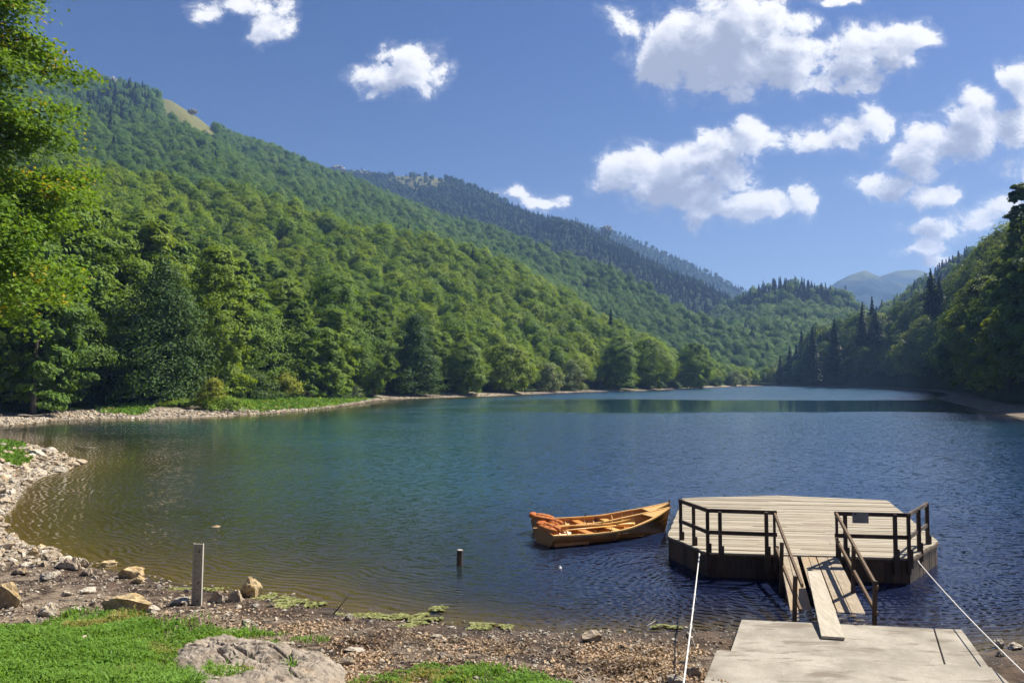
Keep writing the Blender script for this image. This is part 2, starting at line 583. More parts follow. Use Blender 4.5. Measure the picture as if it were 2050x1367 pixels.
def m_water():
    m, nt, b, out = new_mat('lake_water')
    m.node_tree.nodes.remove(b)
    geo = nt.node('ShaderNodeNewGeometry')
    pos = geo.outputs['Position']
    x, y, z = nt.xyz(pos)
    off = nt.attr('offshore')
    # wind: calm lane across the lake, calm by the trees on the left
    wob = nt.noise(nt.vmath('MULTIPLY', pos, (0.012, 0.03, 0)), 1.0, 4)
    wobc = nt.math('MULTIPLY', nt.math('SUBTRACT', wob, 0.5), 60.0)
    yy = nt.math('ADD', y, wobc)
    xx = nt.math('ADD', x, wobc)
    lane = nt.math('MULTIPLY', nt.ramp(yy, 106, 116), nt.ramp(yy, 186, 172))
    lane = nt.math('MULTIPLY', lane, nt.ramp(xx, -30, 25))
    lee = nt.math('MULTIPLY', nt.ramp(xx, -2, -34), nt.ramp(yy, 34, 70))
    lane2 = nt.math('MULTIPLY', nt.ramp(nt.math('SUBTRACT', x, nt.math('MULTIPLY', y, 0.52)), 2, 20), nt.ramp(y, 60, 84))
    calm = nt.math('MAXIMUM', nt.math('MAXIMUM', lane, nt.math('MULTIPLY', lee, 0.8)), lane2)
    rough = nt.math('SUBTRACT', 1.0, nt.math('MULTIPLY', calm, 0.94))
    def slope(v, scale, detail, rough_, k, dist_=0.0):
        c_ = nt.noise(nt.vmath('MULTIPLY', pos, v), scale, detail, rough_, dist_, 'Color')
        return nt.vmath('MULTIPLY', nt.vmath('SUBTRACT', c_, (0.5, 0.5, 0.5)), (k * 0.8, k, 0))
    sl_ = nt.vmath('ADD', slope((0.7, 1.4, 1), 4.2, 3, 0.6, 0.80, 0.3), slope((0.8, 1.2, 1), 14.0, 2, 0.6, 0.70))
    gust = nt.noise(nt.vmath('MULTIPLY', pos, (0.06, 0.16, 1)), 1.0, 3, 0.6)
    amp = nt.math('MULTIPLY', rough, nt.ramp(gust, 0.3, 0.7, 0.7, 1.15))
    amp = nt.math('MULTIPLY', amp, nt.ramp(off, 0.0, 8.0, 0.45, 1.0))
    amp = nt.math('MULTIPLY', amp, nt.ramp(y, 150, 260, 1.0, 1.5))
    # normals given an added tilt towards the near shore, so ripples mirror more sky
    sl_ = nt.vmath('ADD', sl_, nt.comb(0.0, nt.ramp(y, 15, 240, -0.035, -0.14, False), 0.0))
    sl_ = nt.vmath('MULTIPLY', sl_, nt.comb(amp, amp, 0.0))
    # rings spreading from the landing raft, laps along the shore
    c = at_z(1500, 1190)
    wv = nt.vmath('MULTIPLY', nt.vmath('SUBTRACT', nt.noise(pos, 0.6, 3, out='Color'), (0.5, 0.5, 0.5)), (1.3, 1.3, 0))
    rel = nt.vmath('SUBTRACT', nt.vmath('ADD', pos, wv), (c.x, c.y, 0))
    dist = nt.vmath('LENGTH', rel)
    rdir = nt.vmath('NORMALIZE', rel)
    ring = nt.math('MULTIPLY', nt.math('SINE', nt.math('MULTIPLY', dist, 27.0)), nt.math('MULTIPLY', nt.ramp(dist, 8.0, 1.5), 0.20))
    sl_ = nt.vmath('ADD', sl_, nt.vmath('MULTIPLY', rdir, nt.comb(ring, ring, 0.0)))
    w3 = nt.noise(pos, 0.5, 2, 0.5)
    lap = nt.math('SINE', nt.math('MULTIPLY', nt.math('ADD', off, nt.math('MULTIPLY', w3, 1.2)), 25.0))
    lap = nt.math('MULTIPLY', lap, nt.math('MULTIPLY', nt.ramp(off, 8.0, 0.3), 0.10))
    nrm = nt.vmath('NORMALIZE', nt.vmath('ADD', sl_, nt.comb(nt.math('MULTIPLY', lap, 0.25), lap, 1.0)))
    fres = nt.node('ShaderNodeFresnel')
    fres.inputs['IOR'].default_value = 1.333
    nt.put(fres.inputs['Normal'], nrm)
    gl = nt.node('ShaderNodeBsdfGlossy')
    gl.inputs['Color'].default_value = (0.97, 0.98, 1.0, 1)
    nt.put(gl.inputs['Roughness'], 0.03)
    nt.put(gl.inputs['Normal'], nrm)
    tr = nt.node('ShaderNodeBsdfTransparent')
    tr.inputs['Color'].default_value = (0.74, 0.72, 0.5, 1)
    df = nt.node('ShaderNodeBsdfDiffuse')
    deep = nt.ramp(off, 4.0, 20.0)
    east = nt.ramp(nt.math('ADD', x, nt.math('MULTIPLY', nt.math('SUBTRACT', w3, 0.5), 3.0)), -6.0, 4.0)
    shal = nt.mix(east, (0.024, 0.036, 0.022), (0.008, 0.012, 0.036))
    dp = nt.mix(nt.math('MULTIPLY', east, nt.ramp(y, 140, 20, 0.35, 1.0)), (0.017, 0.060, 0.072), (0.013, 0.034, 0.082))
    nt.put(df.inputs['Color'], nt.mix(deep, shal, dp))
    murk = nt.math('SUBTRACT', 1.0, nt.math('POWER', 2.718, nt.math('MULTIPLY', off, nt.math('MULTIPLY_ADD', east, -0.44, -0.15))))
    body = nt.node('ShaderNodeMixShader')
    nt.put(body.inputs[0], murk)
    nt.l.new(tr.outputs[0], body.inputs[1])
    nt.l.new(df.outputs[0], body.inputs[2])
    mx = nt.node('ShaderNodeMixShader')
    nt.l.new(fres.outputs[0], mx.inputs[0])
    nt.l.new(body.outputs[0], mx.inputs[1])
    nt.l.new(gl.outputs[0], mx.inputs[2])
    nt.l.new(mx.outputs[0], out.inputs['Surface'])
    return m


def m_leaf(name, stops, transl=0.35, yellow=None, tscale=0.35, gain=1.0):
    """leaves: colour by plant (random), then by bough (noise in the plant's own space)"""
    m, nt, b, out = new_mat(name)
    oi = nt.node('ShaderNodeObjectInfo')
    tc = nt.node('ShaderNodeTexCoord')
    col = nt.cramp(oi.outputs['Random'], stops)
    n = nt.noise(tc.outputs['Object'], tscale, 3, 0.6)
    geo = nt.node('ShaderNodeNewGeometry')
    rnd = geo.outputs['Random Per Island']
    hsv = nt.node('ShaderNodeHueSaturation')
    nt.put(hsv.inputs['Color'], col)
    nt.put(hsv.inputs['Hue'], nt.math('ADD', 0.485, nt.math('MULTIPLY', n, 0.03)))
    nt.put(hsv.inputs['Value'], nt.math('MULTIPLY', gain, nt.math('ADD', 0.88, nt.math('MULTIPLY', rnd, 0.75))))
    nt.put(hsv.inputs['Saturation'], 1.0)
    col = hsv.outputs[0]
    if yellow:
        ny = nt.noise(tc.outputs['Object'], 0.55, 2, 0.5)
        sel = nt.math('MULTIPLY', nt.ramp(ny, yellow[1], yellow[1] + 0.06), nt.ramp(rnd, 0.3, 0.5))
        col = nt.mix(sel, col, yellow[0])
    nt.put(b.inputs['Base Color'], col)
    b.inputs['Roughness'].default_value = 0.5
    b.inputs['Specular IOR Level'].default_value = 0.14
    t = nt.node('ShaderNodeBsdfTranslucent')
    nt.put(t.inputs['Color'], nt.mix(0.5, col, (0.22, 0.26, 0.02), 'ADD') if False else nt.mix(1.0, col, (1.5, 1.35, 0.7), 'MULTIPLY'))
    mx = nt.node('ShaderNodeMixShader')
    mx.inputs[0].default_value = transl
    nt.l.new(b.outputs[0], mx.inputs[1])
    nt.l.new(t.outputs[0], mx.inputs[2])
    nt.l.new(mx.outputs[0], out.inputs['Surface'])
    return m


def m_wood(name, dark, light, scale=(1, 1, 1), rough=0.75, grain=6.0, bump=0.3, spec=0.3, worn=None):
    m, nt, b, out = new_mat(name)
    tc = nt.node('ShaderNodeTexCoord')
    v = nt.vmath('MULTIPLY', tc.outputs['Object'], scale)
    n = nt.noise(v, grain, 6, 0.65, 0.3)
    n2 = nt.noise(tc.outputs['Object'], 1.3, 4, 0.6)
    geo = nt.node('ShaderNodeNewGeometry')
    rnd = geo.outputs['Random Per Island']
    f = nt.math('ADD', nt.math('MULTIPLY', n, 0.9), nt.math('MULTIPLY', nt.math('SUBTRACT', rnd, 0.5), 0.35))
    col = nt.mix(nt.ramp(f, 0.2, 0.75), dark, light)
    if worn:
        col = nt.mix(nt.ramp(n2, 0.5, 0.68, 0, 0.7), col, worn)
    nt.put(b.inputs['Base Color'], col)
    b.inputs['Roughness'].default_value = rough
    b.inputs['Specular IOR Level'].default_value = spec
    nt.put(b.inputs['Normal'], nt.bump(n, bump, 0.01))
    return m


def m_rock(name, dark, light, stain, scale=1.0):
    m, nt, b, out = new_mat(name)
    tc = nt.node('ShaderNodeTexCoord')
    oi = nt.node('ShaderNodeObjectInfo')
    p = nt.vmath('ADD', tc.outputs['Object'], nt.vmath('MULTIPLY', nt.comb(oi.outputs['Random'], oi.outputs['Random'], oi.outputs['Random']), (31, 17, 7)))
    n = nt.noise(p, 2.2 * scale, 7, 0.65)
    n2 = nt.noise(p, 9 * scale, 6, 0.7)
    n3 = nt.noise(p, 0.9 * scale, 3)
    col = nt.mix(nt.ramp(n, 0.3, 0.68), dark, light)
    col = nt.mix(nt.ramp(n3, 0.5, 0.7, 0, 0.8), col, stain)
    col = nt.mix(nt.ramp(n2, 0.35, 0.5, 0.55, 0.0), col, tuple(c * 0.35 for c in dark))
    val = nt.node('ShaderNodeHueSaturation')
    nt.put(val.inputs['Color'], col)
    nt.put(val.inputs['Value'], nt.math('MULTIPLY_ADD', oi.outputs['Random'], 0.45, 0.8))
    nt.put(b.inputs['Base Color'], val.outputs[0])
    b.inputs['Roughness'].default_value = 0.9
    b.inputs['Specular IOR Level'].default_value = 0.2
    h = nt.math('ADD', n, nt.math('MULTIPLY', n2, 0.5))
    nt.put(b.inputs['Normal'], nt.bump(h, 0.6, 0.08))
    return m


def m_plain(name, col, rough=0.6, spec=0.3, var=0.25, scale=8.0, bump=0.15):
    m, nt, b, out = new_mat(name)
    tc = nt.node('ShaderNodeTexCoord')
    n = nt.noise(tc.outputs['Object'], scale, 5, 0.6)
    nt.put(b.inputs['Base Color'], nt.mix(n, tuple(c * (1 - var) for c in col), tuple(min(1, c * (1 + var)) for c in col)))
    b.inputs['Roughness'].default_value = rough
    b.inputs['Specular IOR Level'].default_value = spec
    nt.put(b.inputs['Normal'], nt.bump(n, bump, 0.01))
    return m


def m_concrete():
    m, nt, b, out = new_mat('weathered_concrete')
    tc = nt.node('ShaderNodeNewGeometry')
    p = tc.outputs['Position']
    n = nt.noise(p, 1.1, 6, 0.65)
    n2 = nt.noise(p, 26, 5, 0.7)
    n3 = nt.noise(nt.vmath('MULTIPLY', p, (0.7, 2.0, 1)), 1.6, 5, 0.6, 0.5)
    col = nt.mix(nt.ramp(n, 0.3, 0.7), (0.22, 0.195, 0.155), (0.37, 0.335, 0.275))
    col = nt.mix(nt.ramp(n3, 0.50, 0.66, 0, 0.85), col, (0.15, 0.12, 0.088))
    col = nt.mix(nt.ramp(n2, 0.3, 0.5, 0.45, 0), col, (0.14, 0.12, 0.1))
    nt.put(b.inputs['Base Color'], col)
    b.inputs['Roughness'].default_value = 0.9
    nt.put(b.inputs['Normal'], nt.bump(nt.math('ADD', n2, nt.math('MULTIPLY', n, 1.5)), 0.35, 0.02))
    return m


def m_hill(name, dark, light, grass=None, scale=0.05):
    m, nt, b, out = new_mat(name)
    tc = nt.node('ShaderNodeNewGeometry')
    p = tc.outputs['Position']
    n = nt.noise(p, scale, 6, 0.65)
    n2 = nt.noise(p, scale * 7, 5, 0.7)
    col = nt.mix(nt.ramp(nt.math('ADD', nt.math('MULTIPLY', n, 0.5), nt.math('MULTIPLY', n2, 0.5)), 0.35, 0.65), dark, light)
    if grass:
        g = nt.mix(n2, grass[0], grass[1])
        col = nt.mix(nt.attr('bare'), col, g)
    nt.put(b.inputs['Base Color'], col)
    b.inputs['Roughness'].default_value = 1.0
    b.inputs['Specular IOR Level'].default_value = 0.1
    nt.put(b.inputs['Normal'], nt.bump(n2, 0.6, 4.0))
    return m


M = {
    'ground': m_ground(), 'water': m_water(), 'concrete': m_concrete(),
    'leaf': m_leaf('beech_leaves', [(0.0, (0.074, 0.134, 0.018)), (0.15, (0.120, 0.196, 0.020)), (0.4, (0.152, 0.228, 0.022)), (0.6, (0.100, 0.174, 0.026)), (0.85, (0.172, 0.236, 0.022)), (1.0, (0.134, 0.208, 0.022))], 0.40),
    'maple': m_leaf('maple_leaves', [(0.0, (0.100, 0.178, 0.018)), (1.0, (0.100, 0.178, 0.018))], 0.42, ((0.46, 0.36, 0.03), 0.60)),
    'bank_leaf_shade': m_leaf('bank_leaves_shade', [(0.0, (0.054, 0.098, 0.014)), (0.5, (0.072, 0.118, 0.014)), (0.8, (0.145, 0.185, 0.018)), (1.0, (0.062, 0.106, 0.016))], 0.42),  # darker than the hillside leaves: the right bank's shade put into the colour
    'ridge_leaf_shade': m_leaf('ridge_leaves_shade', [(0.0, (0.026, 0.054, 0.028)), (0.6, (0.036, 0.072, 0.034)), (1.0, (0.056, 0.096, 0.036))], 0.3),  # cloud shadow over the ridge put into a darker leaf colour
    'high_leaf': m_leaf('mountain_leaves', [(0.0, (0.064, 0.130, 0.036)), (0.4, (0.098, 0.182, 0.046)), (0.7, (0.078, 0.154, 0.044)), (1.0, (0.124, 0.196, 0.042))], 0.38),
    'lime_leaf': m_leaf('lime_leaves', [(0.0, (0.155, 0.225, 0.022)), (1.0, (0.155, 0.225, 0.022))], 0.42),
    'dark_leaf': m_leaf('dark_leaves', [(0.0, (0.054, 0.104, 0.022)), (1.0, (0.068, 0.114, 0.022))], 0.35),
    'pale_leaf': m_leaf('willow_leaves', [(0.0, (0.12, 0.165, 0.07)), (1.0, (0.16, 0.2, 0.075))], 0.35),
    'yellow_leaf': m_leaf('yellowing_leaves', [(0.0, (0.21, 0.23, 0.028)), (1.0, (0.17, 0.21, 0.025))], 0.4),
    'brown_leaf': m_leaf('browned_leaves', [(0.0, (0.13, 0.10, 0.05)), (1.0, (0.14, 0.12, 0.06))], 0.3),
    'needle': m_leaf('conifer_needles', [(0.0, (0.012, 0.030, 0.014)), (0.5, (0.018, 0.040, 0.018)), (1.0, (0.014, 0.034, 0.020))], 0.12),
    'grass': m_leaf('grass_blades', [(0.0, (0.125, 0.225, 0.036)), (1.0, (0.125, 0.225, 0.036))], 0.4, ((0.34, 0.30, 0.10), 0.60), 0.9),
    'litter': m_leaf('dry_leaf_litter', [(0.0, (0.33, 0.235, 0.15)), (1.0, (0.33, 0.235, 0.15))], 0.1, ((0.09, 0.055, 0.035), 0.5), 0.9),
    'bark': m_wood('bark', (0.035, 0.028, 0.022), (0.13, 0.11, 0.09), (3, 3, 0.6), 0.95, 5, 0.7),
    'deck': m_wood('silvered_deck_boards', (0.25, 0.21, 0.155), (0.41, 0.365, 0.285), (0.5, 9, 9), 0.85, 4, 0.35, 0.2, (0.30, 0.26, 0.205)),
    'skirt': m_wood('dark_wet_boards', (0.020, 0.012, 0.008), (0.085, 0.048, 0.026), (6, 6, 0.7), 0.7, 4, 0.4, 0.3),
    'rail': m_wood('stained_timber', (0.028, 0.015, 0.010), (0.075, 0.042, 0.026), (5, 5, 5), 0.65, 4, 0.3, 0.35, (0.11, 0.065, 0.04)),
    'ramp_rail': m_wood('sun_worn_timber', (0.09, 0.055, 0.030), (0.25, 0.165, 0.09), (5, 5, 5), 0.75, 4, 0.3, 0.3),
    'ramp': m_wood('worn_ramp_boards', (0.27, 0.215, 0.15), (0.52, 0.44, 0.33), (7, 0.8, 7), 0.8, 3, 0.3, 0.25, (0.40, 0.27, 0.14)),
    'plank': m_wood('pale_plank', (0.36, 0.315, 0.245), (0.56, 0.51, 0.42), (7, 0.6, 7), 0.8, 3, 0.3, 0.25),
    'gauge': m_wood('weathered_gauge_board', (0.32, 0.27, 0.205), (0.58, 0.51, 0.41), (1.2, 1.2, 9), 0.9, 4, 0.5),
    'gauge_edge': m_plain('pale_edge', (0.42, 0.39, 0.33), 0.8),
    'black': m_plain('black_iron', (0.014, 0.013, 0.013), 0.6),
    'hull': m_wood('varnished_pine', (0.12, 0.048, 0.008), (0.27, 0.112, 0.019), (0.6, 6, 9), 0.4, 3, 0.2, 0.45, (0.10, 0.04, 0.010)),
    'hull_in': m_wood('varnished_interior', (0.47, 0.185, 0.026), (0.66, 0.31, 0.058), (0.6, 6, 9), 0.45, 3, 0.2, 0.4, (0.34, 0.13, 0.022)),
    'trim': m_wood('pale_gunwale', (0.62, 0.34, 0.085), (0.78, 0.49, 0.17), (0.6, 6, 6), 0.35, 3, 0.1, 0.45),
    'mahogany': m_wood('reddish_panel', (0.20, 0.075, 0.02), (0.33, 0.135, 0.03), (1, 5, 5), 0.4, 3, 0.15, 0.4),
    'jacket': m_plain('orange_cloth', (0.40, 0.145, 0.045), 0.85, 0.15, 0.3, 9, 0.5),
    'jacket_dark': m_plain('rust_cloth', (0.40, 0.12, 0.035), 0.85, 0.15, 0.35, 9, 0.5),
    'rope': m_plain('white_rope', (0.62, 0.60, 0.56), 0.85, 0.2, 0.15, 40, 0.4),
    'sign': m_plain('grey_sign', (0.20, 0.205, 0.195), 0.6, 0.3, 0.3, 6),
    'float': m_plain('white_float', (0.85, 0.80, 0.78), 0.4),
    'rock': m_rock('limestone', (0.23, 0.18, 0.13), (0.47, 0.39, 0.29), (0.40, 0.28, 0.15)),
    'rock_pale': m_rock('pale_limestone', (0.30, 0.255, 0.20), (0.58, 0.52, 0.43), (0.46, 0.37, 0.25)),
    'rock_ochre': m_rock('ochre_tufa', (0.30, 0.215, 0.11), (0.62, 0.48, 0.28), (0.46, 0.30, 0.12), 2.2),
    'boulder': m_rock('grey_boulder', (0.175, 0.145, 0.115), (0.32, 0.275, 0.225), (0.33, 0.25, 0.175), 1.6),
    'cliff': m_rock('grey_cliff', (0.28, 0.25, 0.22), (0.48, 0.45, 0.41), (0.3, 0.27, 0.23), 0.05),
    'algae': m_plain('yellow_algae', (0.22, 0.23, 0.075), 0.7, 0.3, 0.45, 20, 0.6),
    'stick': m_wood('grey_driftwood', (0.16, 0.13, 0.10), (0.42, 0.38, 0.31), (3, 3, 3), 0.9, 5),
    'wet_stick': m_wood('dark_driftwood', (0.03, 0.022, 0.016), (0.08, 0.06, 0.045), (3, 3, 3), 0.8, 5),
}

# ------------------------------------------------------------------ ground and water sheets


def fan_grid(ys, us, off):
    Y, U = np.meshgrid(ys, us, indexing='ij')
    X = U * (Y + off)
    nr, nc = Y.shape
    idx = np.arange(nr * nc).reshape(nr, nc)
    f = np.stack([idx[:-1, :-1], idx[:-1, 1:], idx[1:, 1:], idx[1:, :-1]], -1).reshape(-1, 4)
    return X.ravel(), Y.ravel(), f


def build_ground():
    ys = np.concatenate([np.linspace(-25, 6, 18)[:-1], np.linspace(6, 26, 200)[:-1], 26 * (5200 / 26) ** (np.linspace(0, 1, 210) ** 1.15)])
    us = np.concatenate([np.linspace(-1.5, -0.75, 20)[:-1], np.linspace(-0.75, 0.72, 300), np.linspace(0.72, 1.5, 20)[1:]])
    x, y, f = fan_grid(ys, us, 26.0 * 0 + 14.0)
    d = shore_dist(x, y)
    z = ground_z(x, y, d)
    z = np.where(y > 900, np.minimum(z, 1.7), z)
    n = fbm(x * 0.12, y * 0.12, 3, 40)
    rocky = np.clip((y - 19.0) / 5.0 + n * 2.0, 0, 1) * np.clip((9.0 + n * 9 - d) / 3.0, 0, 1) * np.where((x > 60) & (x > y * 0.33), 0.25, 1.0)  # right shore strip darkened: shade of its trees put into the colour
    p = project(np.stack([x, y, z], 1))
    green = np.clip((d - 7.5 - n * 9) / 3.0, 0, 1) * np.clip((y - 35) / 10, 0, 1)
    # grassy points on the left shore
    for (cx, cy, rx, ry) in ((600, 808, 150, 22), (700, 798, 60, 10), (250, 823, 60, 6), (1290, 774, 110, 4), (30, 905, 40, 20), (12, 1045, 26, 16)):
        q = ((p[:, 0] - cx) / rx) ** 2 + ((p[:, 1] - cy) / ry) ** 2
        green = np.maximum(green, np.clip((1.15 - q + n * 1.6) * 1.6, 0, 1) * (d > 0.8 + n * 3))
    me = np_mesh('ground', np.stack([x, y, z], 1), f, [M['ground']], True, {'inland': d, 'rocky': rocky, 'green': green})
    o = mesh_obj('ground', me)
    tag(o, 'muddy stony lake shore and bed with patches of grass', 'ground', kind='structure')


def build_water():
    ys = np.concatenate([np.linspace(11, 30, 90)[:-1], 30 * (700 / 30) ** np.linspace(0, 1, 150)])
    us = np.linspace(-1.0, 1.0, 240)
    x, y, f = fan_grid(ys, us, 12.0)
    d = shore_dist(x, y)
    keep = (d[f] < 1.5).any(axis=1)
    f = f[keep]
    used, inv = np.unique(f, return_inverse=True)
    me = np_mesh('lake', np.stack([x, y, np.zeros_like(x)], 1)[used], inv.reshape(-1, 4), [M['water']], True, {'offshore': np.maximum(-d[used], 0)})
    o = mesh_obj('lake', me)
    tag(o, 'rippled blue green mountain lake', 'lake', kind='structure')


build_ground()
build_water()

# ------------------------------------------------------------------ hills
def resample(pts, n):
    p = np.array([list(q) for q in pts], float)
    s = np.concatenate([[0], np.cumsum(np.linalg.norm(np.diff(p, axis=0), axis=1))])
    t = np.linspace(0, s[-1], n)
    return np.stack([np.interp(t, s, p[:, k]) for k in range(3)], 1)


HILLS = {}


def hill(name, base, crest, canopy, mat, nc=110, nr=50, prof=1.0, bump=6.0, seed=0, label='', bare=None, back=0.35):
    b = resample(base, nc)
    c = resample([Vector((p.x, p.y, p.z - canopy)) for p in crest], nc)
    rows = []
    ts = np.linspace(0, 1, nr)
    for t in ts:
        q = b * (1 - t) + c * t
        q[:, 2] = b[:, 2] + (c[:, 2] - b[:, 2]) * t ** prof
        w = np.sin(math.pi * t) ** 0.8
        q[:, 2] += fbm(q[:, 0] / 90 + seed, q[:, 1] / 90, 4, seed) * bump * 2 * w
        rows.append(q)
    dirn = (c - b)
    dirn[:, 2] = 0
    for k in range(1, 9):
        s = k / 8
        q = c + dirn * back * s
        q[:, 2] = c[:, 2] - (np.maximum(c[:, 2], 5)) * (s ** 1.5) * 0.55 - 3 * s
        rows.append(q)
    g = np.array(rows)
    n_r = len(rows)
    idx = np.arange(n_r * nc).reshape(n_r, nc)
    f = np.stack([idx[:-1, :-1], idx[:-1, 1:], idx[1:, 1:], idx[1:, :-1]], -1).reshape(-1, 4)
    v = g.reshape(-1, 3)
    at = {}
    pp = project(v)
    if bare is not None:
        at['bare'] = np.clip(bare(pp, v), 0, 1)
    me = np_mesh(name, v, f, [mat], True, at)
    o = mesh_obj(name, me)
    tag(o, label, 'hill', kind='structure')
    HILLS[name] = (g, nr)
    return o


def scatter(name, spacing, keep=None, rng=None, extra_back=2):
    """points on the hill no closer than spacing; keep(px, p, rng) -> bool mask"""
    g, nr = HILLS[name]
    g = g[: nr + extra_back]
    a, b, c, d = g[:-1, :-1], g[:-1, 1:], g[1:, 1:], g[1:, :-1]
    area = np.linalg.norm(np.cross(b - a, d - a)[..., :3], axis=-1)
    pr = (area / area.sum()).ravel()
    n = int(area.sum() / spacing ** 2 * 2.2)
    k = rng.choice(len(pr), n, p=pr)
    i, j = np.unravel_index(k, area.shape)
    u, v = rng.random(n)[:, None], rng.random(n)[:, None]
    p = a[i, j] * (1 - u) * (1 - v) + b[i, j] * u * (1 - v) + c[i, j] * u * v + d[i, j] * (1 - u) * v
    px = project(p + np.array([0, 0, 8.0]))
    m = (px[:, 0] > -420) & (px[:, 0] < 2470) & (p[:, 1] > 20)
    if keep is not None:
        m &= keep(px, p, rng)
    p = p[m]
    cell = {}
    out = []
    s = spacing * 0.8
    for q in p:
        ci, cj = int(q[0] // s), int(q[1] // s)
        ok = True
        for di in (-1, 0, 1):
            for dj in (-1, 0, 1):
                for r in cell.get((ci + di, cj + dj), ()):
                    if (r[0] - q[0]) ** 2 + (r[1] - q[1]) ** 2 < s * s:
                        ok = False
                        break
                if not ok:
                    break
            if not ok:
                break
        if ok:
            cell.setdefault((ci, cj), []).append(q)
            out.append(q)
    return np.array(out).reshape(-1, 3)


def inland(px, py, m=10.0, z=0.9):
    p = at_z(px, py)
    k = (p.length + m) / p.length
    return Vector((p.x * k, p.y * k, z))


mh_near = m_hill('forest_floor', (0.018, 0.030, 0.010), (0.04, 0.06, 0.02))
mh_far = m_hill('far_forest', (0.014, 0.03, 0.016), (0.035, 0.06, 0.025), ((0.11, 0.12, 0.042), (0.19, 0.18, 0.07)))
mh_peak = m_hill('mountain_meadow', (0.010, 0.024, 0.024), (0.028, 0.05, 0.04), ((0.09, 0.11, 0.055), (0.14, 0.15, 0.075)), 0.02)

hill('hillside', [inland(-330, 858), inland(-150, 851), inland(60, 846), inland(190, 838), inland(300, 836), inland(440, 832, 16), inland(540, 824, 24), inland(620, 818, 26), inland(690, 810, 20),
                  inland(760, 799), inland(900, 794), inland(1050, 789), inland(1200, 783.5, 14), inland(1300, 781.5, 16), inland(1400, 776, 20), inland(1480, 773.3, 16), inland(1540, 772, 12)],
     [at_y(x, y, d) for x, y, d in ((-420, 230, 320), (-200, 262, 330), (100, 290, 340), (250, 325, 350), (330, 348, 360), (480, 362, 370), (600, 405, 380), (670, 425, 390), (745, 445, 400),
                                    (830, 455, 420), (907, 470, 430), (960, 490, 440), (1050, 538, 460), (1150, 598, 480), (1250, 655, 505), (1350, 700, 530), (1470, 738, 550), (1545, 752, 556))],
     11, mh_near, prof=1.0, bump=5, seed=3, label='near wooded hillside above the left shore')
hill('mountainside', [at_y(x, y, d) for x, y, d in ((-420, 300, 390), (-200, 320, 400), (100, 350, 410), (330, 410, 430), (480, 430, 440), (670, 490, 460), (830, 520, 490), (960, 550, 510), (1150, 660, 550), (1250, 715, 570),
                                               (1350, 745, 575), (1450, 757, 575), (1545, 760, 570), (1600, 758, 575))],
     [at_y(x, y, d) for x, y, d in ((-420, 60, 1000), (-150, 95, 1000), (150, 135, 1000), (240, 155, 1000), (305, 178, 1000), (340, 182, 1000), (400, 220, 1000), (438, 252, 1000), (520, 278, 990), (640, 330, 980), (732, 361, 960), (820, 401, 940), (885, 427, 920), (973, 445, 900),
                                    (1096, 489, 860), (1215, 528, 820), (1302, 572, 780), (1368, 614, 740), (1434, 638, 710), (1520, 665, 680), (1600, 705, 650))],
     12, mh_far, nc=140, prof=1.05, bump=14, seed=8, label='tall wooded mountainside rising behind the near left hill',
     bare=lambda p, v: np.maximum(np.clip((238 + (p[:, 0] - 340) * .5 - p[:, 1]) / 8, 0, 1) * np.clip((p[:, 0] - 300) / 20, 0, 1) * np.clip((450 - p[:, 0]) / 10, 0, 1), np.clip(1.3 - ((p[:, 0] - 170) / 30) ** 2 - ((p[:, 1] - 148) / 8) ** 2, 0, 1)))
hill('ridge', [at_y(x, y, d) for x, y, d in ((560, 470, 1300), (850, 500, 1150), (1100, 560, 1000), (1300, 640, 920), (1450, 700, 860), (1580, 735, 800))],
     [at_y(x, y, d) for x, y, d in ((560, 350, 1900), (640, 338, 1880), (690, 335, 1850), (760, 340, 1820), (850, 342, 1800), (900, 348, 1750), (950, 365, 1700), (1020, 398, 1650), (1080, 424, 1600), (1150, 435, 1550), (1200, 460, 1500), (1240, 480, 1450),
                                    (1320, 524, 1400), (1400, 556, 1350), (1480, 598, 1300), (1580, 660, 1250))],
     14, mh_far, nc=140, prof=1.0, bump=22, seed=14, label='dark wooded ridge behind the green mountainside',
     bare=lambda p, v: np.clip(1.25 - ((p[:, 0] - 840) / 65) ** 2 - ((p[:, 1] - 362) / 20) ** 2, 0, 1))
hill('far_ridge', [at_y(x, y, d) for x, y, d in ((1050, 640, 1800), (1300, 690, 1800), (1560, 720, 1800))],
     [at_y(x, y, d) for x, y, d in ((1050, 430, 2600), (1150, 442, 2600), (1230, 460, 2550), (1300, 488, 2500), (1390, 528, 2450), (1480, 571, 2400), (1560, 620, 2350))],
     12, mh_far, bump=14, seed=19, label='bluish far ridge sloping down behind the dark ridge', bare=lambda p, v: v[:, 0] * 0)
hill('wooded_knoll', [at_y(x, y, d) for x, y, d in ((1340, 745, 760), (1440, 762, 620), (1530, 766, 575), (1600, 766, 570), (1700, 766, 570), (1860, 764, 600))],
     [at_y(x, y, d) for x, y, d in ((1340, 690, 1180), (1400, 640, 1150), (1440, 604, 1100), (1490, 584, 1080), (1540, 560, 1050), (1590, 553, 1030), (1640, 565, 1020), (1690, 578, 1000), (1730, 606, 980), (1770, 648, 960), (1860, 715, 940))],
     17, mh_far, bump=14, seed=23, prof=1.1, label='conifer topped knoll at the head of the lake', bare=lambda p, v: v[:, 0] * 0)
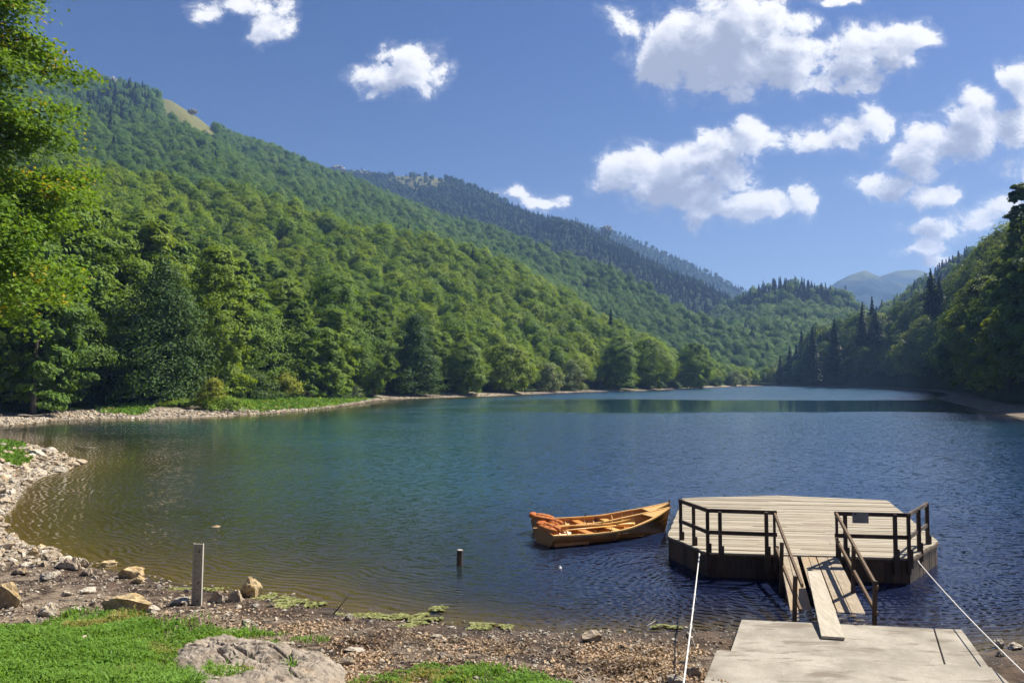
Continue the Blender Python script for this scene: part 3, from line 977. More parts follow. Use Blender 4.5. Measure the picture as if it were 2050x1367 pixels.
hill('mountain', [at_y(x, y, d) for x, y, d in ((1560, 700, 2300), (1760, 700, 2300), (2000, 700, 2300))],
     [at_y(x, y, d) for x, y, d in ((1560, 625, 3200), (1640, 588, 3200), (1675, 564, 3200), (1700, 551, 3200), (1732, 541, 3200), (1765, 556, 3200), (1800, 566, 3200), (1840, 582, 3200), (2000, 640, 3200))],
     0, mh_peak, bump=40, seed=31, prof=0.9, label='grassy topped blue mountain peak far beyond the lake', bare=lambda p, v: np.clip(1.0 - (p[:, 1] - 541 - np.abs(p[:, 0] - 1750) * 0.12) / 26 + fbm(v[:, 0] / 60, v[:, 1] / 60, 4, 2) * 1.6, 0, 1))
hill('mountain', [at_y(x, y, d) for x, y, d in ((1620, 700, 3000), (1860, 700, 3000), (2150, 700, 3000))],
     [at_y(x, y, d) for x, y, d in ((1620, 610, 3900), (1720, 572, 3900), (1765, 552, 3900), (1795, 542, 3900), (1835, 540, 3900), (1880, 552, 3900), (2150, 620, 3900))],
     0, mh_peak, bump=30, seed=37, prof=0.9, label='rounded blue mountain peak, the farthest one at the head of the valley', bare=lambda p, v: np.clip(1.0 - (p[:, 1] - 541) / 18 + fbm(v[:, 0] / 60, v[:, 1] / 60, 4, 7) * 1.6, 0, 1))
hill('slope', [at_y(x, y, d) for x, y, d in ((1640, 755, 620), (1760, 750, 600), (1900, 730, 560), (2050, 690, 520), (2400, 600, 480))],
     [at_y(x, y, d) for x, y, d in ((1640, 700, 900), (1700, 648, 880), (1735, 618, 860), (1800, 584, 840), (1850, 549, 820), (1900, 509, 800), (1950, 485, 780), (1990, 466, 760), (2100, 420, 740), (2400, 330, 700))],
     17, mh_far, bump=10, seed=41, label='blue conifer covered slope behind the right shore trees', bare=lambda p, v: v[:, 0] * 0)
hill('wooded_bank', [inland(1545, 772.2, 8), inland(1600, 773.2, 8), inland(1700, 775.8, 8), inland(1800, 778.5, 8), inland(1880, 783.2, 8), inland(1925, 790, 8), inland(1960, 806, 12), inland(2030, 824, 12), Vector((84, 92, 1.5)), Vector((90, 62, 2.0))],
     [at_y(x, y, d) for x, y, d in ((1548, 748, 530), (1590, 708, 520), (1640, 655, 505), (1700, 636, 480), (1750, 622, 450), (1810, 602, 420), (1880, 570, 385), (1940, 522, 335), (2000, 472, 290), (2060, 430, 255), (2250, 360, 220), (2500, 300, 190))],
     14, mh_near, bump=4, seed=47, label='steep wooded bank along the shaded right shore')

# ------------------------------------------------------------------ trees
def leaf_quads(centres, normals, size, rng, aspect=1.5):
    n = len(centres)
    nrm = normals / np.linalg.norm(normals, axis=1, keepdims=True)
    ref = rng.normal(size=(n, 3))
    t = np.cross(nrm, ref)
    t /= np.linalg.norm(t, axis=1, keepdims=True)
    b = np.cross(nrm, t)
    s = size * (0.65 + 0.7 * rng.random((n, 1)))
    t, b = t * s * 0.5 * aspect, b * s * 0.5
    fold = nrm * s * 0.16
    v = np.stack([centres - t, centres - b + fold, centres + t, centres + b + fold], 1).reshape(-1, 3)
    return v


def crown_points(rng, H, rad, n_clump, per, z0, prof, clump, flat=0.6, shell=0.62, lean=(0, 0)):
    """clumps of leaves spread through a crown's volume: positions and normals"""
    P, N = [], []
    made = 0
    while made < n_clump:
        t = rng.random() ** 0.9
        r = prof(t)
        if rng.random() > r + 0.12:
            continue
        a = rng.random() * 2 * math.pi
        k = shell + (1 - shell) * rng.random() ** 0.7 if rng.random() < 0.8 else rng.random() * shell
        lob = 1.0 + 0.22 * math.sin(3 * a + 5 * t + lean[0]) + 0.14 * math.sin(5 * a - 7 * t)
        rr = rad * r * k * lob
        z = z0 + (H - z0) * t
        c = np.array([rr * math.cos(a) + lean[0] * t * 0.3, rr * math.sin(a) + lean[1] * t * 0.3, z])
        cs = clump * (0.6 + 0.8 * rng.random())
        m = max(4, int(per * (0.6 + 0.8 * rng.random())))
        off = rng.normal(size=(m, 3)) * np.array([cs, cs, cs * flat]) * 0.55
        # boughs droop towards their tips
        off[:, 2] -= 0.12 * (off[:, 0] * math.cos(a) + off[:, 1] * math.sin(a))
        out = np.array([math.cos(a), math.sin(a), 0.35])
        nm = off / (np.linalg.norm(off, axis=1, keepdims=True) + 1e-6) * 0.7 + out * 0.45 + np.array([0, 0, 0.55]) + rng.normal(size=(m, 3)) * 0.32
        P.append(c + off)
        N.append(nm)
        made += 1
    return np.concatenate(P), np.concatenate(N)


def crown_lobed(rng, H, R_, z0, nl, ns, per, prof, flat=0.75):
    """boughs (lobes) round the stem, twigs on the boughs, leaves on the twigs"""
    P, N = [], []
    ga = rng.random() * 6.28
    for i in range(nl):
        t = ((i + rng.random()) / nl) ** 0.9
        pr = prof(t)
        a = ga + i * 2.39996 + rng.normal() * 0.35
        lr = R_ * (0.30 + 0.20 * rng.random()) * (0.55 + 0.45 * pr)
        r = max(0.0, R_ * pr * (0.85 + 0.3 * rng.random()) - lr * 0.8) * (1.0 if rng.random() < .85 else .3)
        z = min(z0 + lr * .5 + (H - z0 - lr * .5) * t, H - lr * .75)
        lc = np.array([r * math.cos(a), r * math.sin(a), z])
        out = np.array([math.cos(a), math.sin(a), 0.55 + 1.2 * max(0, t - .6)])
        out /= np.linalg.norm(out)
        for j in range(ns):
            for _ in range(8):
                d = rng.normal(size=3)
                d /= np.linalg.norm(d)
                if d @ out > -0.35 and d[2] > -0.65:
                    break
            sr = lr * (0.26 + 0.26 * rng.random())
            sc = lc + d * np.array([1, 1, flat]) * lr * (0.6 + .5 * rng.random())
            m = max(3, int(per * (0.6 + 0.8 * rng.random())))
            e = rng.normal(size=(m, 3))
            e /= np.linalg.norm(e, axis=1, keepdims=True)
            e += d * 0.45 + out * 0.3
            off = e * sr * (0.45 + 0.65 * rng.random((m, 1))) * np.array([1.15, 1.15, 0.62])
            off[:, 2] -= 0.10 * (off[:, 0] * math.cos(a) + off[:, 1] * math.sin(a))
            P.append(sc + off)
            N.append(e * 0.38 + d * 0.5 + out * 0.35 + np.array([0, 0, 0.4]) + rng.normal(size=(m, 3)) * 0.22)
    return np.concatenate(P), np.concatenate(N)


def lobed_mesh(name, seed, H, R_, z0, nl, ns, per, leaf, prof, mat, flat=0.75, aspect=1.5):
    rng = np.random.default_rng(seed)
    P, N = crown_lobed(rng, H, R_, z0, nl, ns, per, prof, flat)
    low = P[:, 2] < 0.05
    P[low, 2] = 0.05 + rng.random(low.sum()) * 0.6
    v = leaf_quads(P, N, leaf, rng, aspect)
    return np_mesh(name, v, np.arange(len(v), dtype=np.int32).reshape(-1, 4), [mat])


def dome_mesh(name, seed, H, R_, z0, nsub, per, leaf, mat):
    """a rounded forest crown: puffs of leaves over a dome"""
    rng = np.random.default_rng(seed)
    P, N = [], []
    ph = rng.random(4) * 6.28
    for i in range(nsub):
        u = 1 - 1.55 * (i + .5) / nsub                       # cos of the polar angle, 1 at the top
        a = i * 2.39996 + rng.normal() * .25
        sn = math.sqrt(max(0, 1 - u * u))
        lob = 1 + .16 * math.sin(2 * a + ph[0] + 2 * u) + .14 * math.sin(3 * a + ph[1] - 3 * u) + .08 * rng.normal()
        d = np.array([sn * math.cos(a), sn * math.sin(a), u])
        half = (H - z0) * .5
        sc = np.array([0, 0, z0 + half * .9]) + d * np.array([R_, R_, half]) * lob * .84
        sr = R_ * (.20 + .14 * rng.random())
        m = max(3, int(per * (.7 + .6 * rng.random())))
        e = rng.normal(size=(m, 3))
        e /= np.linalg.norm(e, axis=1, keepdims=True)
        e += d * .55
        off = e * sr * (.45 + .6 * rng.random((m, 1))) * np.array([1.1, 1.1, .8])
        P.append(sc + off)
        N.append(e * .45 + d * .6 + np.array([0, 0, .3]) + rng.normal(size=(m, 3)) * .22)
    P, N = np.concatenate(P), np.concatenate(N)
    v = leaf_quads(P, N, leaf, rng, 1.4)
    return np_mesh(name, v, np.arange(len(v), dtype=np.int32).reshape(-1, 4), [mat])


def prof_full(t):
    return max(0.0, (1 - t ** 3.2) ** 0.62 * (0.72 + 0.28 * min(1, t * 2.5)))


def prof_round(t):
    return max(0.0, math.sin(math.pi * min(1, t * 0.93 + 0.07)) ** 0.62)


def prof_oval(t):
    return max(0.0, (1 - t ** 2.2) ** 0.6 * (0.62 + 0.38 * min(1, t * 3)))


def prof_cone(t):
    return max(0.0, (1 - t) ** 0.75 * (0.75 + 0.25 * min(1, t * 6)))


def prof_dome(t):
    return max(0.0, math.sqrt(max(0, 1 - t * t)))


def crown_mesh(name, seed, H, rad, n_clump, per, leaf, z0, prof, clump, mat, flat=0.6, shell=0.62, aspect=1.5):
    rng = np.random.default_rng(seed)
    P, N = crown_points(rng, H, rad, n_clump, per, z0, prof, clump, flat, shell)
    low = P[:, 2] < 0.05
    P[low, 2] = 0.05 + rng.random(low.sum()) * 0.6
    v = leaf_quads(P, N, leaf, rng, aspect)
    f = np.arange(len(v), dtype=np.int32).reshape(-1, 4)
    return np_mesh(name, v, f, [mat])


def conifer_mesh(name, seed, H, rad, layers, boughs, per, leaf, mat, z0=0.8):
    rng = np.random.default_rng(seed)
    P, N = [], []
    for i in range(layers):
        t = (i + rng.random() * 0.5) / layers
        L = rad * (1 - t) ** 0.85 * (0.8 + 0.35 * rng.random()) + 0.12
        z = z0 + (H - z0) * t
        nb = max(4, int(boughs * (1 - 0.5 * t)))
        a0 = rng.random() * 6.28
        for b in range(nb):
            a = a0 + 2 * math.pi * b / nb + rng.normal() * 0.15
            lb = L * (0.7 + 0.45 * rng.random())
            m = max(3, int(per * lb / rad + 2))
            s = rng.random(m) ** 0.7
            side = rng.normal(size=m) * 0.16 * lb * (1.1 - s)
            x = s * lb * math.cos(a) - side * math.sin(a)
            y = s * lb * math.sin(a) + side * math.cos(a)
            zz = z - s * lb * 0.32 + s * s * lb * 0.12 + rng.normal(size=m) * 0.12
            P.append(np.stack([x, y, zz], 1))
            N.append(np.array([math.cos(a) * 0.5, math.sin(a) * 0.5, 0.9]) + rng.normal(size=(m, 3)) * 0.35)
    P.append(np.stack([np.zeros(6), np.zeros(6), H + np.linspace(-0.6, 0.5, 6)], 1))
    N.append(rng.normal(size=(6, 3)))
    P, N = np.concatenate(P), np.concatenate(N)
    v = leaf_quads(P, N, leaf, rng, 2.0)
    return np_mesh(name, v, np.arange(len(v), dtype=np.int32).reshape(-1, 4), [mat])


def trunk_mesh(name, seed, H, r, limbs=7, reach=3.0, z_first=0.3):
    rng = random.Random(seed)
    mb = MB()
    pts = [(rng.uniform(-.02, .02) * H * i / 6, rng.uniform(-.02, .02) * H * i / 6, H * i / 6 - (0.6 if i == 0 else 0)) for i in range(7)]
    mb.tube(pts, [r * (1.25 if i == 0 else 1) * (1 - 0.14 * i) for i in range(7)], 7)
    for k in range(limbs):
        t = z_first + (0.92 - z_first) * k / max(1, limbs - 1)
        a = rng.random() * 6.28
        z = H * t
        L = reach * (1.05 - 0.6 * t) * rng.uniform(0.7, 1.1)
        j = min(5, int(t * 6))
        q = Vector(pts[j]).lerp(Vector(pts[j + 1]), t * 6 - j)
        lp = [q, q + Vector((math.cos(a) * L * .4, math.sin(a) * L * .4, L * .25)), q + Vector((math.cos(a + .2) * L, math.sin(a + .2) * L, L * .5))]
        mb.tube(lp, [r * 0.42 * (1 - .5 * t), r * .28 * (1 - .5 * t), r * .08], 5)
    me = bpy.data.meshes.new(name)
    me.from_pydata(mb.v, [], mb.f)
    me.materials.append(M['bark'])
    return me


NEAR, TRUNKS, MID = [], [], []
specs = [(22, 5.3, prof_full), (20, 5.0, prof_round), (23, 4.8, prof_full), (19, 5.6, prof_full), (21, 5.0, prof_oval)]
for i, (H, rad, pf) in enumerate(specs):
    NEAR.append(lobed_mesh('crown', 100 + i, H, rad, 0.1, 34, 15, 44, 0.36, pf, M['leaf']))
    TRUNKS.append(trunk_mesh('trunk', 200 + i, H * 0.86, 0.34, 9, rad * 0.8))
    MID.append(dome_mesh('forest_crown', 300 + i, H * .95, rad * 1.04, 4.0, 95, 25, 0.66, M['leaf']))


def darker(me, k='bank_leaf_shade'):
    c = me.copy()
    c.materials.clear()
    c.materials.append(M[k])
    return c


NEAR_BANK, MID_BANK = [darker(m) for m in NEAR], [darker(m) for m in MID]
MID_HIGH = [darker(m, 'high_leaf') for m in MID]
MID_RIDGE = [darker(m, 'ridge_leaf_shade') for m in MID]
CON_NEAR = [conifer_mesh('crown', 400 + i, 25 - i * 3, 4.2 + i * 0.5, 34, 12, 26, 0.5, M['needle']) for i in range(3)]
CON_TRUNK = [trunk_mesh('trunk', 420 + i, 24 - i * 3, 0.3, 0) for i in range(3)]
CON_FAR = [conifer_mesh('forest_conifer', 440 + i, 25 - i * 3, 4.3 + i * 0.4, 22, 10, 11, 0.9, M['needle']) for i in range(3)]


def tree(name, crown_me, trunk_me, loc, s, rz, label, cat='tree', group=None, sz=1.0):
    o = empty(name, loc, rz)
    o.scale = (s, s, s * sz)
    tag(o, label, cat, group)
    mesh_obj('crown', crown_me, o)
    if trunk_me is not None:
        mesh_obj('trunk', trunk_me, o)
    return o


# single trees along the shore that one can tell apart: base pixel, depth, top pixel row, half width in pixels
MANUAL = []


def shore_tree(px, depth, top, halfw, kind, label, name='broadleaf_tree', cat='tree', z=None, **kw):
    base = at_y(px, 800, depth)
    if z is None:
        for _ in range(30):
            if float(shore_dist([base.x], [base.y])[0]) > (5.0 if name.endswith('tree') else 3.0) + (13.0 if 480 < px < 725 else 0) * (0.75 if name == 'shrub' else 1):
                break
            base = base * ((base.length + 1.0) / base.length)
    depth = base.y
    zz = gz(base.x, base.y) if z is None else z
    topz = at_y(px, top, depth).z
    H = topz - zz
    rad = halfw / F_PX * depth
    seed = int(px * 7 + depth)
    q = dict(n_clump=200, per=100, leaf=0.32, z0=0.4, prof=prof_full, clump=rad * 0.26, flat=0.5, mat=M['leaf'])
    q.update(kw)
    if q['prof'] in (prof_cone, prof_dome):
        cm = crown_mesh('crown', seed, H, rad, q['n_clump'], q['per'], q['leaf'], q['z0'], q['prof'], q['clump'], q['mat'], q['flat'])
    else:
        cm = lobed_mesh('crown', seed, H, rad * 1.08, -.2, 38, 16, max(30, q['per'] // 2), q['leaf'], q['prof'], q['mat'])
    tm = trunk_mesh('trunk', seed, H * 0.85, max(0.05, H * 0.013), 8 if H > 6 else 4, rad * 0.75, 0.1 if H < 6 else 0.3)
    o = empty(name, (base.x, base.y, zz - 0.05))
    tag(o, label, cat)
    mesh_obj('crown', cm, o)
    mesh_obj('trunk', tm, o)
    MANUAL.append((base.x, base.y, rad))
    return o


shore_tree(15, 101, 590, 90, 0, 'fresh green tree at the far left shore below the maple', leaf=0.26, per=130, mat=M['leaf'])
shore_tree(115, 103, 600, 85, 0, 'bluish green leafy tree with drooping boughs, right of the fresh green shore tree', leaf=0.26, per=130, prof=prof_round)
shore_tree(215, 118, 470, 95, 0, 'tall tree with shaded lower boughs behind the stony cove', leaf=0.3)
shore_tree(325, 112, 520, 105, 0, 'broad dark olive tree with a pointed crown on the left shore', leaf=0.28, per=130, mat=M['dark_leaf'], prof=prof_cone)
shore_tree(430, 122, 500, 60, 0, 'tall yellow green tree beside the dark olive tree', leaf=0.3, mat=M['lime_leaf'])
shore_tree(515, 126, 610, 75, 0, 'bright green rounded tree behind the shrubs of the grassy point', leaf=0.28, prof=prof_round)
shore_tree(560, 140, 560, 60, 0, 'deep green tree between the bright rounded tree and the big oval one', leaf=0.3)
shore_tree(662, 146, 552, 72, 0, 'big oval tree with a dark left flank above the grassy point', leaf=0.3, per=140, n_clump=240)
shore_tree(657, 139, 712, 24, 0, 'young grey green columnar tree in front of the big oval tree', n_clump=90, per=70, leaf=0.24, clump=0.7)
shore_tree(745, 172, 622, 38, 0, 'slim bluish tree right of the big oval tree', leaf=0.32)
shore_tree(830, 190, 630, 50, 0, 'grey brown tinged tree with flat spreading boughs above the gravel beach', leaf=0.34, prof=prof_cone, flat=0.35, mat=M['dark_leaf'])
shore_tree(935, 205, 690, 38, 0, 'fresh green bushy tree at the edge of the gravel beach', leaf=0.34, prof=prof_round)
shore_tree(1015, 215, 690, 42, 0, 'mid green tree beside the fresh green bushy tree', leaf=0.36)
shore_tree(1095, 236, 728, 28, 0, 'pale grey green willow, left one of the two on the gravel beach', 'willow_tree', n_clump=110, per=70, leaf=0.36, prof=prof_dome, mat=M['pale_leaf'])
shore_tree(1142, 250, 722, 26, 0, 'pale grey green willow, right one of the two on the gravel beach', 'willow_tree', n_clump=110, per=70, leaf=0.36, prof=prof_dome, mat=M['pale_leaf'])
shore_tree(1300, 300, 680, 40, 0, 'dark rounded tree standing on the grassy spit', leaf=0.4, prof=prof_round)
shore_tree(1240, 292, 676, 34, 0, 'tall dark tree at the landward end of the grassy spit', leaf=0.4)
shore_tree(1390, 345, 688, 32, 0, 'tall rounded tree at the outer end of the grassy spit', leaf=0.42, prof=prof_round)
shore_tree(1472, 440, 744, 25, 0, 'round pale willow bush at the far end of the lake', 'willow_bush', 'bush', n_clump=90, per=60, leaf=0.5, prof=prof_dome, mat=M['pale_leaf'], clump=1.6)
shore_tree(1438, 425, 752, 12, 0, 'small green bush left of the round pale willow bush', 'bush', 'bush', n_clump=40, per=50, leaf=0.45, prof=prof_dome, mat=M['leaf'], clump=1.0)
# shrubs on the grassy point
shore_tree(425, 108, 757, 26, 0, 'small yellow leaved shrub on the left shore', 'shrub', 'shrub', n_clump=60, per=60, leaf=0.22, prof=prof_dome, mat=M['yellow_leaf'], clump=0.6)
shore_tree(500, 119, 742, 55, 0, 'wide dark green shrub on the grassy point', 'shrub', 'shrub', n_clump=110, per=70, leaf=0.24, prof=prof_dome, mat=M['dark_leaf'], clump=0.9)
shore_tree(562, 121, 745, 42, 0, 'yellow green shrub right of the wide dark shrub', 'shrub', 'shrub', n_clump=90, per=70, leaf=0.24, prof=prof_dome, mat=M['yellow_leaf'], clump=0.8)
shore_tree(605, 126, 782, 32, 0, 'low brownish shrub at the tip of the grassy point', 'shrub', 'shrub', n_clump=60, per=60, leaf=0.22, prof=prof_dome, mat=M['brown_leaf'], clump=0.7)
shore_tree(700, 145, 765, 24, 0, 'low grey green shrub right of the young columnar tree', 'shrub', 'shrub', n_clump=50, per=60, leaf=0.24, prof=prof_dome, mat=M['pale_leaf'], clump=0.7)
shore_tree(450, 108, 795, 45, 0, 'low spreading green shrub above the stony shore', 'shrub', 'shrub', n_clump=60, per=60, leaf=0.2, prof=prof_dome, mat=M['leaf'], clump=0.6)
shore_tree(360, 108, 803, 40, 0, 'flat weedy shrub below the dark olive tree', 'shrub', 'shrub', n_clump=60, per=50, leaf=0.2, prof=prof_dome, mat=M['leaf'], clump=0.5)

# trees at the right edge: their shade is put into dark leaf colours
shore_tree(2054, 132, 368, 38, 0, 'tall dark tree with ragged top at the right edge above all others', leaf=0.34, n_clump=150, per=70, prof=prof_oval, mat=M['dark_leaf'], z=8.0)
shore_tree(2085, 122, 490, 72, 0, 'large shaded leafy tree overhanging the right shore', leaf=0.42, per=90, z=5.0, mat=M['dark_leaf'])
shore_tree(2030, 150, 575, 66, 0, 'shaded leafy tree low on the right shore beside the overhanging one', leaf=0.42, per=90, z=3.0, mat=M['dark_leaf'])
shore_tree(1975, 178, 560, 62, 0, 'bushy dark green tree left of the overhanging one on the right shore', leaf=0.44, per=90, prof=prof_round, z=4.0, mat=M['bank_leaf_shade'])
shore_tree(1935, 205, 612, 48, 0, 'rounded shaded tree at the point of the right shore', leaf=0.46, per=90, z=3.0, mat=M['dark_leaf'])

for (px, dep, top, hw, z, lb) in ((1868, 300, 540, 15, 30, 'tall dark conifer standing above the right shore trees'), (1885, 300, 556, 13, 28, 'shorter dark conifer right of the tall one above the right shore trees'),
                                  (1728, 400, 620, 15, 22, 'dark conifer left of the yellow green crowns on the right bank'), (1755, 395, 622, 17, 22, 'dark conifer among the yellow green crowns on the right bank'),
                                  (1628, 420, 655, 14, 4, 'first dark conifer on the right bank at the lake head'), (1672, 400, 640, 16, 8, 'broad dark conifer near the lake head on the right bank')):
    base = at_y(px, 757, dep)
    H = at_y(px, top, dep).z - z
    o = tree('conifer_tree', CON_NEAR[int(px) % 2], CON_TRUNK[int(px) % 2], (base.x, base.y, z), H / (25 - 3 * (int(px) % 2)), px, lb, 'tree')
    s = H / (25 - 3 * (int(px) % 2))
    o.scale = (max(s, hw / F_PX * dep / 3.4), max(s, hw / F_PX * dep / 3.4), s)
    MANUAL.append((base.x, base.y, 3))


def clear_of_manual(px, p, rng):
    m = np.ones(len(p), bool)
    for (x, y, r) in MANUAL:
        m &= (p[:, 0] - x) ** 2 + (p[:, 1] - y) ** 2 > (r * 0.75 + 1.5) ** 2
    return m


BROAD, CONI = [], []       # (x, y, z, scale, hill)
rs = np.random.default_rng(5)


def mixed(name, spacing, con_frac, scale=(0.8, 1.1), keep=None):
    def k(px, p, rng):
        m = clear_of_manual(px, p, rng)
        if keep is not None:
            m &= keep(px, p, rng)
        return m
    p = scatter(name, spacing, k, rs)
    px = project(p)
    cf = con_frac(px, p) if callable(con_frac) else np.full(len(p), con_frac)
    isc = rs.random(len(p)) < cf
    sc = rs.uniform(scale[0], scale[1], len(p))
    if name in ('ridge', 'wooded_knoll', 'slope', 'far_ridge'):
        sc = np.where(isc, sc * 0.82, sc)
    if name == 'hillside':
        front = np.clip((190 - p[:, 1]) / 60, 0, 1) * np.clip((760 - px[:, 0]) / 250, 0, 1)
        sc = sc * (0.62 + 0.36 * front)
    for q, c, s in zip(p, isc, sc):
        (CONI if c else BROAD).append((q[0], q[1], q[2], s, name))


def meadow_keep(px, p, rng):
    a = (px[:, 0] > 322) & (px[:, 0] < 430) & (px[:, 1] < 238 + (px[:, 0] - 340) * .5)
    b = ((px[:, 0] - 170) / 30) ** 2 + ((px[:, 1] - 142) / 11) ** 2 < 1.0
    return ~(a | b)


mixed('hillside', 4.9, 0.004, (0.60, 1.22))
mixed('mountainside', 7.0, lambda px, p: np.clip(0.004 + 0.5 * np.exp(-(((px[:, 0] - 240) / 60) ** 2 + ((px[:, 1] - 215) / 40) ** 2)), 0, .6), (0.58, 0.86), meadow_keep)
mixed('ridge', 8.0, lambda px, p: np.clip(0.38 + (px[:, 0] - 900) / 500 + fbm(p[:, 0] / 60, p[:, 1] / 60, 3, 5) * 1.4, 0.12, 0.9), (0.5, 0.86),
      lambda px, p, rng: ~((((px[:, 0] - 835) / 58) ** 2 + ((px[:, 1] - 358) / 17) ** 2 < 1) & (rng.random(len(p)) < .95)))
mixed('far_ridge', 13, 0.6, (0.7, 1.0))
mixed('wooded_knoll', 8.4, lambda px, p: np.clip((655 - px[:, 1]) / 60 + fbm(p[:, 0] / 50, p[:, 1] / 50, 3, 8) * 1.6, 0.06, 0.92), (0.75, 1.1))
mixed('slope', 8.4, 0.75, (0.75, 1.1))
mixed('wooded_bank', 5.8, lambda px, p: np.clip(0.38 - (px[:, 0] - 1600) / 600, 0.03, 0.38), (0.72, 1.08))


def pick_individuals(lst, n):
    a = np.array([q[:3] for q in lst])
    d = np.linalg.norm(a - np.array([0, 0, CAM_Z]), axis=1)
    px = project(a + np.array([0, 0, 14.0]))
    vis = (px[:, 0] > -20) & (px[:, 0] < 2070)
    d = np.where(vis, d, 1e6 + d)
    order = np.argsort(d)
    return set(order[:n].tolist())


n_manual_broad = sum(1 for o in COL.objects if o.parent is None and o.name.startswith('broadleaf_tree'))
ind_b = pick_individuals(BROAD, 296 - n_manual_broad)
ind_c = pick_individuals(CONI, 60)

# one of each kind with its parts, then copies
proto_b = [tree('broadleaf_tree', NEAR[i], TRUNKS[i], (0, 0, -50), 1, 0, 'x', 'tree') for i in range(5)]
proto_c = [tree('conifer_tree', CON_NEAR[i], CON_TRUNK[i], (0, 0, -50), 1, 0, 'x', 'tree') for i in range(3)]
first_b, first_c = [True] * 5, [True] * 3
LAB_B = {'hillside': ('green broadleaf tree crowded into the forest above the left shore', 'forest trees above the left shore'),
         'wooded_bank': ('shaded broadleaf tree crowded into the forest on the right bank', 'forest trees on the right bank')}
LAB_C = {'hillside': ('dark conifer standing among the broadleaf trees above the left shore', 'conifers above the left shore'),
         'wooded_bank': ('dark conifer standing among the broadleaf trees on the right bank', 'conifers on the right bank'),
         'wooded_knoll': ('dark conifer on the knoll at the head of the lake', 'conifers on the knoll'),
         'slope': ('bluish conifer on the slope behind the right bank', 'conifers on the slope behind the right bank'),
         'mountainside': ('dark conifer on the mountainside behind the near left hill', 'conifers on the mountainside')}
for lst, ind, proto, first, labs, hh in ((BROAD, ind_b, proto_b, first_b, LAB_B, None), (CONI, ind_c, proto_c, first_c, LAB_C, None)):
    for i in sorted(ind):
        x, y, z, s, hname = lst[i]
        k = int(rs.integers(len(proto)))
        if first[k]:
            o, first[k] = proto[k], False
        else:
            o = copy_tree(proto[k])
        o.location = (x, y, z - 0.3)
        o.rotation_euler = (0, 0, rs.random() * 6.28)
        o.scale = (s * rs.uniform(.92, 1.1), s * rs.uniform(.92, 1.1), s)
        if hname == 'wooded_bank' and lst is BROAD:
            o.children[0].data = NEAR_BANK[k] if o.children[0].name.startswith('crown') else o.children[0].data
        lb, gp = labs.get(hname, ('tree of the forest round the lake', 'forest trees'))
        tag(o, lb, 'tree', gp)
for pr, fl in list(zip(proto_b, first_b)) + list(zip(proto_c, first_c)):
    if fl:
        for ch in list(pr.children):
            bpy.data.objects.remove(ch)
        bpy.data.objects.remove(pr)


def gn_instances(name, pts, scales, picks, meshes, label, cat, seed=0, tilt=0.0, squash=None):
    """one object whose points carry copies of the given meshes"""
    n = len(pts)
    r = np.random.default_rng(seed)
    me = bpy.data.meshes.new(name)
    me.vertices.add(n)
    me.vertices.foreach_set('co', np.asarray(pts, np.float32).ravel())
    rot = np.stack([r.normal(size=n) * tilt, r.normal(size=n) * tilt, r.random(n) * 6.283], 1)
    a = me.attributes.new('rot', 'FLOAT_VECTOR', 'POINT')
    a.data.foreach_set('vector', rot.astype(np.float32).ravel())
    sv = np.repeat(np.asarray(scales, float)[:, None], 3, 1) * (1 + r.normal(size=(n, 3)) * 0.08)
    if squash:
        sv[:, 2] *= squash
    a = me.attributes.new('scl', 'FLOAT_VECTOR', 'POINT')
    a.data.foreach_set('vector', sv.astype(np.float32).ravel())
    a = me.attributes.new('pick', 'INT', 'POINT')
    a.data.foreach_set('value', np.asarray(picks, np.int32))
    o = mesh_obj(name, me)
    tag(o, label, cat, kind='stuff')
    ng = bpy.data.node_groups.new(name, 'GeometryNodeTree')
    ng.interface.new_socket('Geometry', in_out='INPUT', socket_type='NodeSocketGeometry')
    ng.interface.new_socket('Geometry', in_out='OUTPUT', socket_type='NodeSocketGeometry')
    nd, ln = ng.nodes, ng.links
    gi, go = nd.new('NodeGroupInput'), nd.new('NodeGroupOutput')
    iop = nd.new('GeometryNodeInstanceOnPoints')
    g2i = nd.new('GeometryNodeGeometryToInstance')
    ln.new(gi.outputs[0], iop.inputs['Points'])
    for m in reversed(meshes):
        src = bpy.data.objects.new(m.name + '_source', m)
        oi = nd.new('GeometryNodeObjectInfo')
        oi.inputs['Object'].default_value = src
        oi.inputs['As Instance'].default_value = True
        ln.new(oi.outputs['Geometry'], g2i.inputs[0])
    ln.new(g2i.outputs[0], iop.inputs['Instance'])
    iop.inputs['Pick Instance'].default_value = True

    def named(nm, typ, sock):
        q = nd.new('GeometryNodeInputNamedAttribute')
        q.data_type = typ
        q.inputs['Name'].default_value = nm
        ln.new(next(s for s in q.outputs if s.name == 'Attribute' and s.enabled), sock)
    named('pick', 'INT', iop.inputs['Instance Index'])
    named('rot', 'FLOAT_VECTOR', iop.inputs['Rotation'])
    named('scl', 'FLOAT_VECTOR', iop.inputs['Scale'])
    ln.new(iop.outputs[0], go.inputs[0])
    md = o.modifiers.new('copies', 'NODES')
    md.node_group = ng
    return o


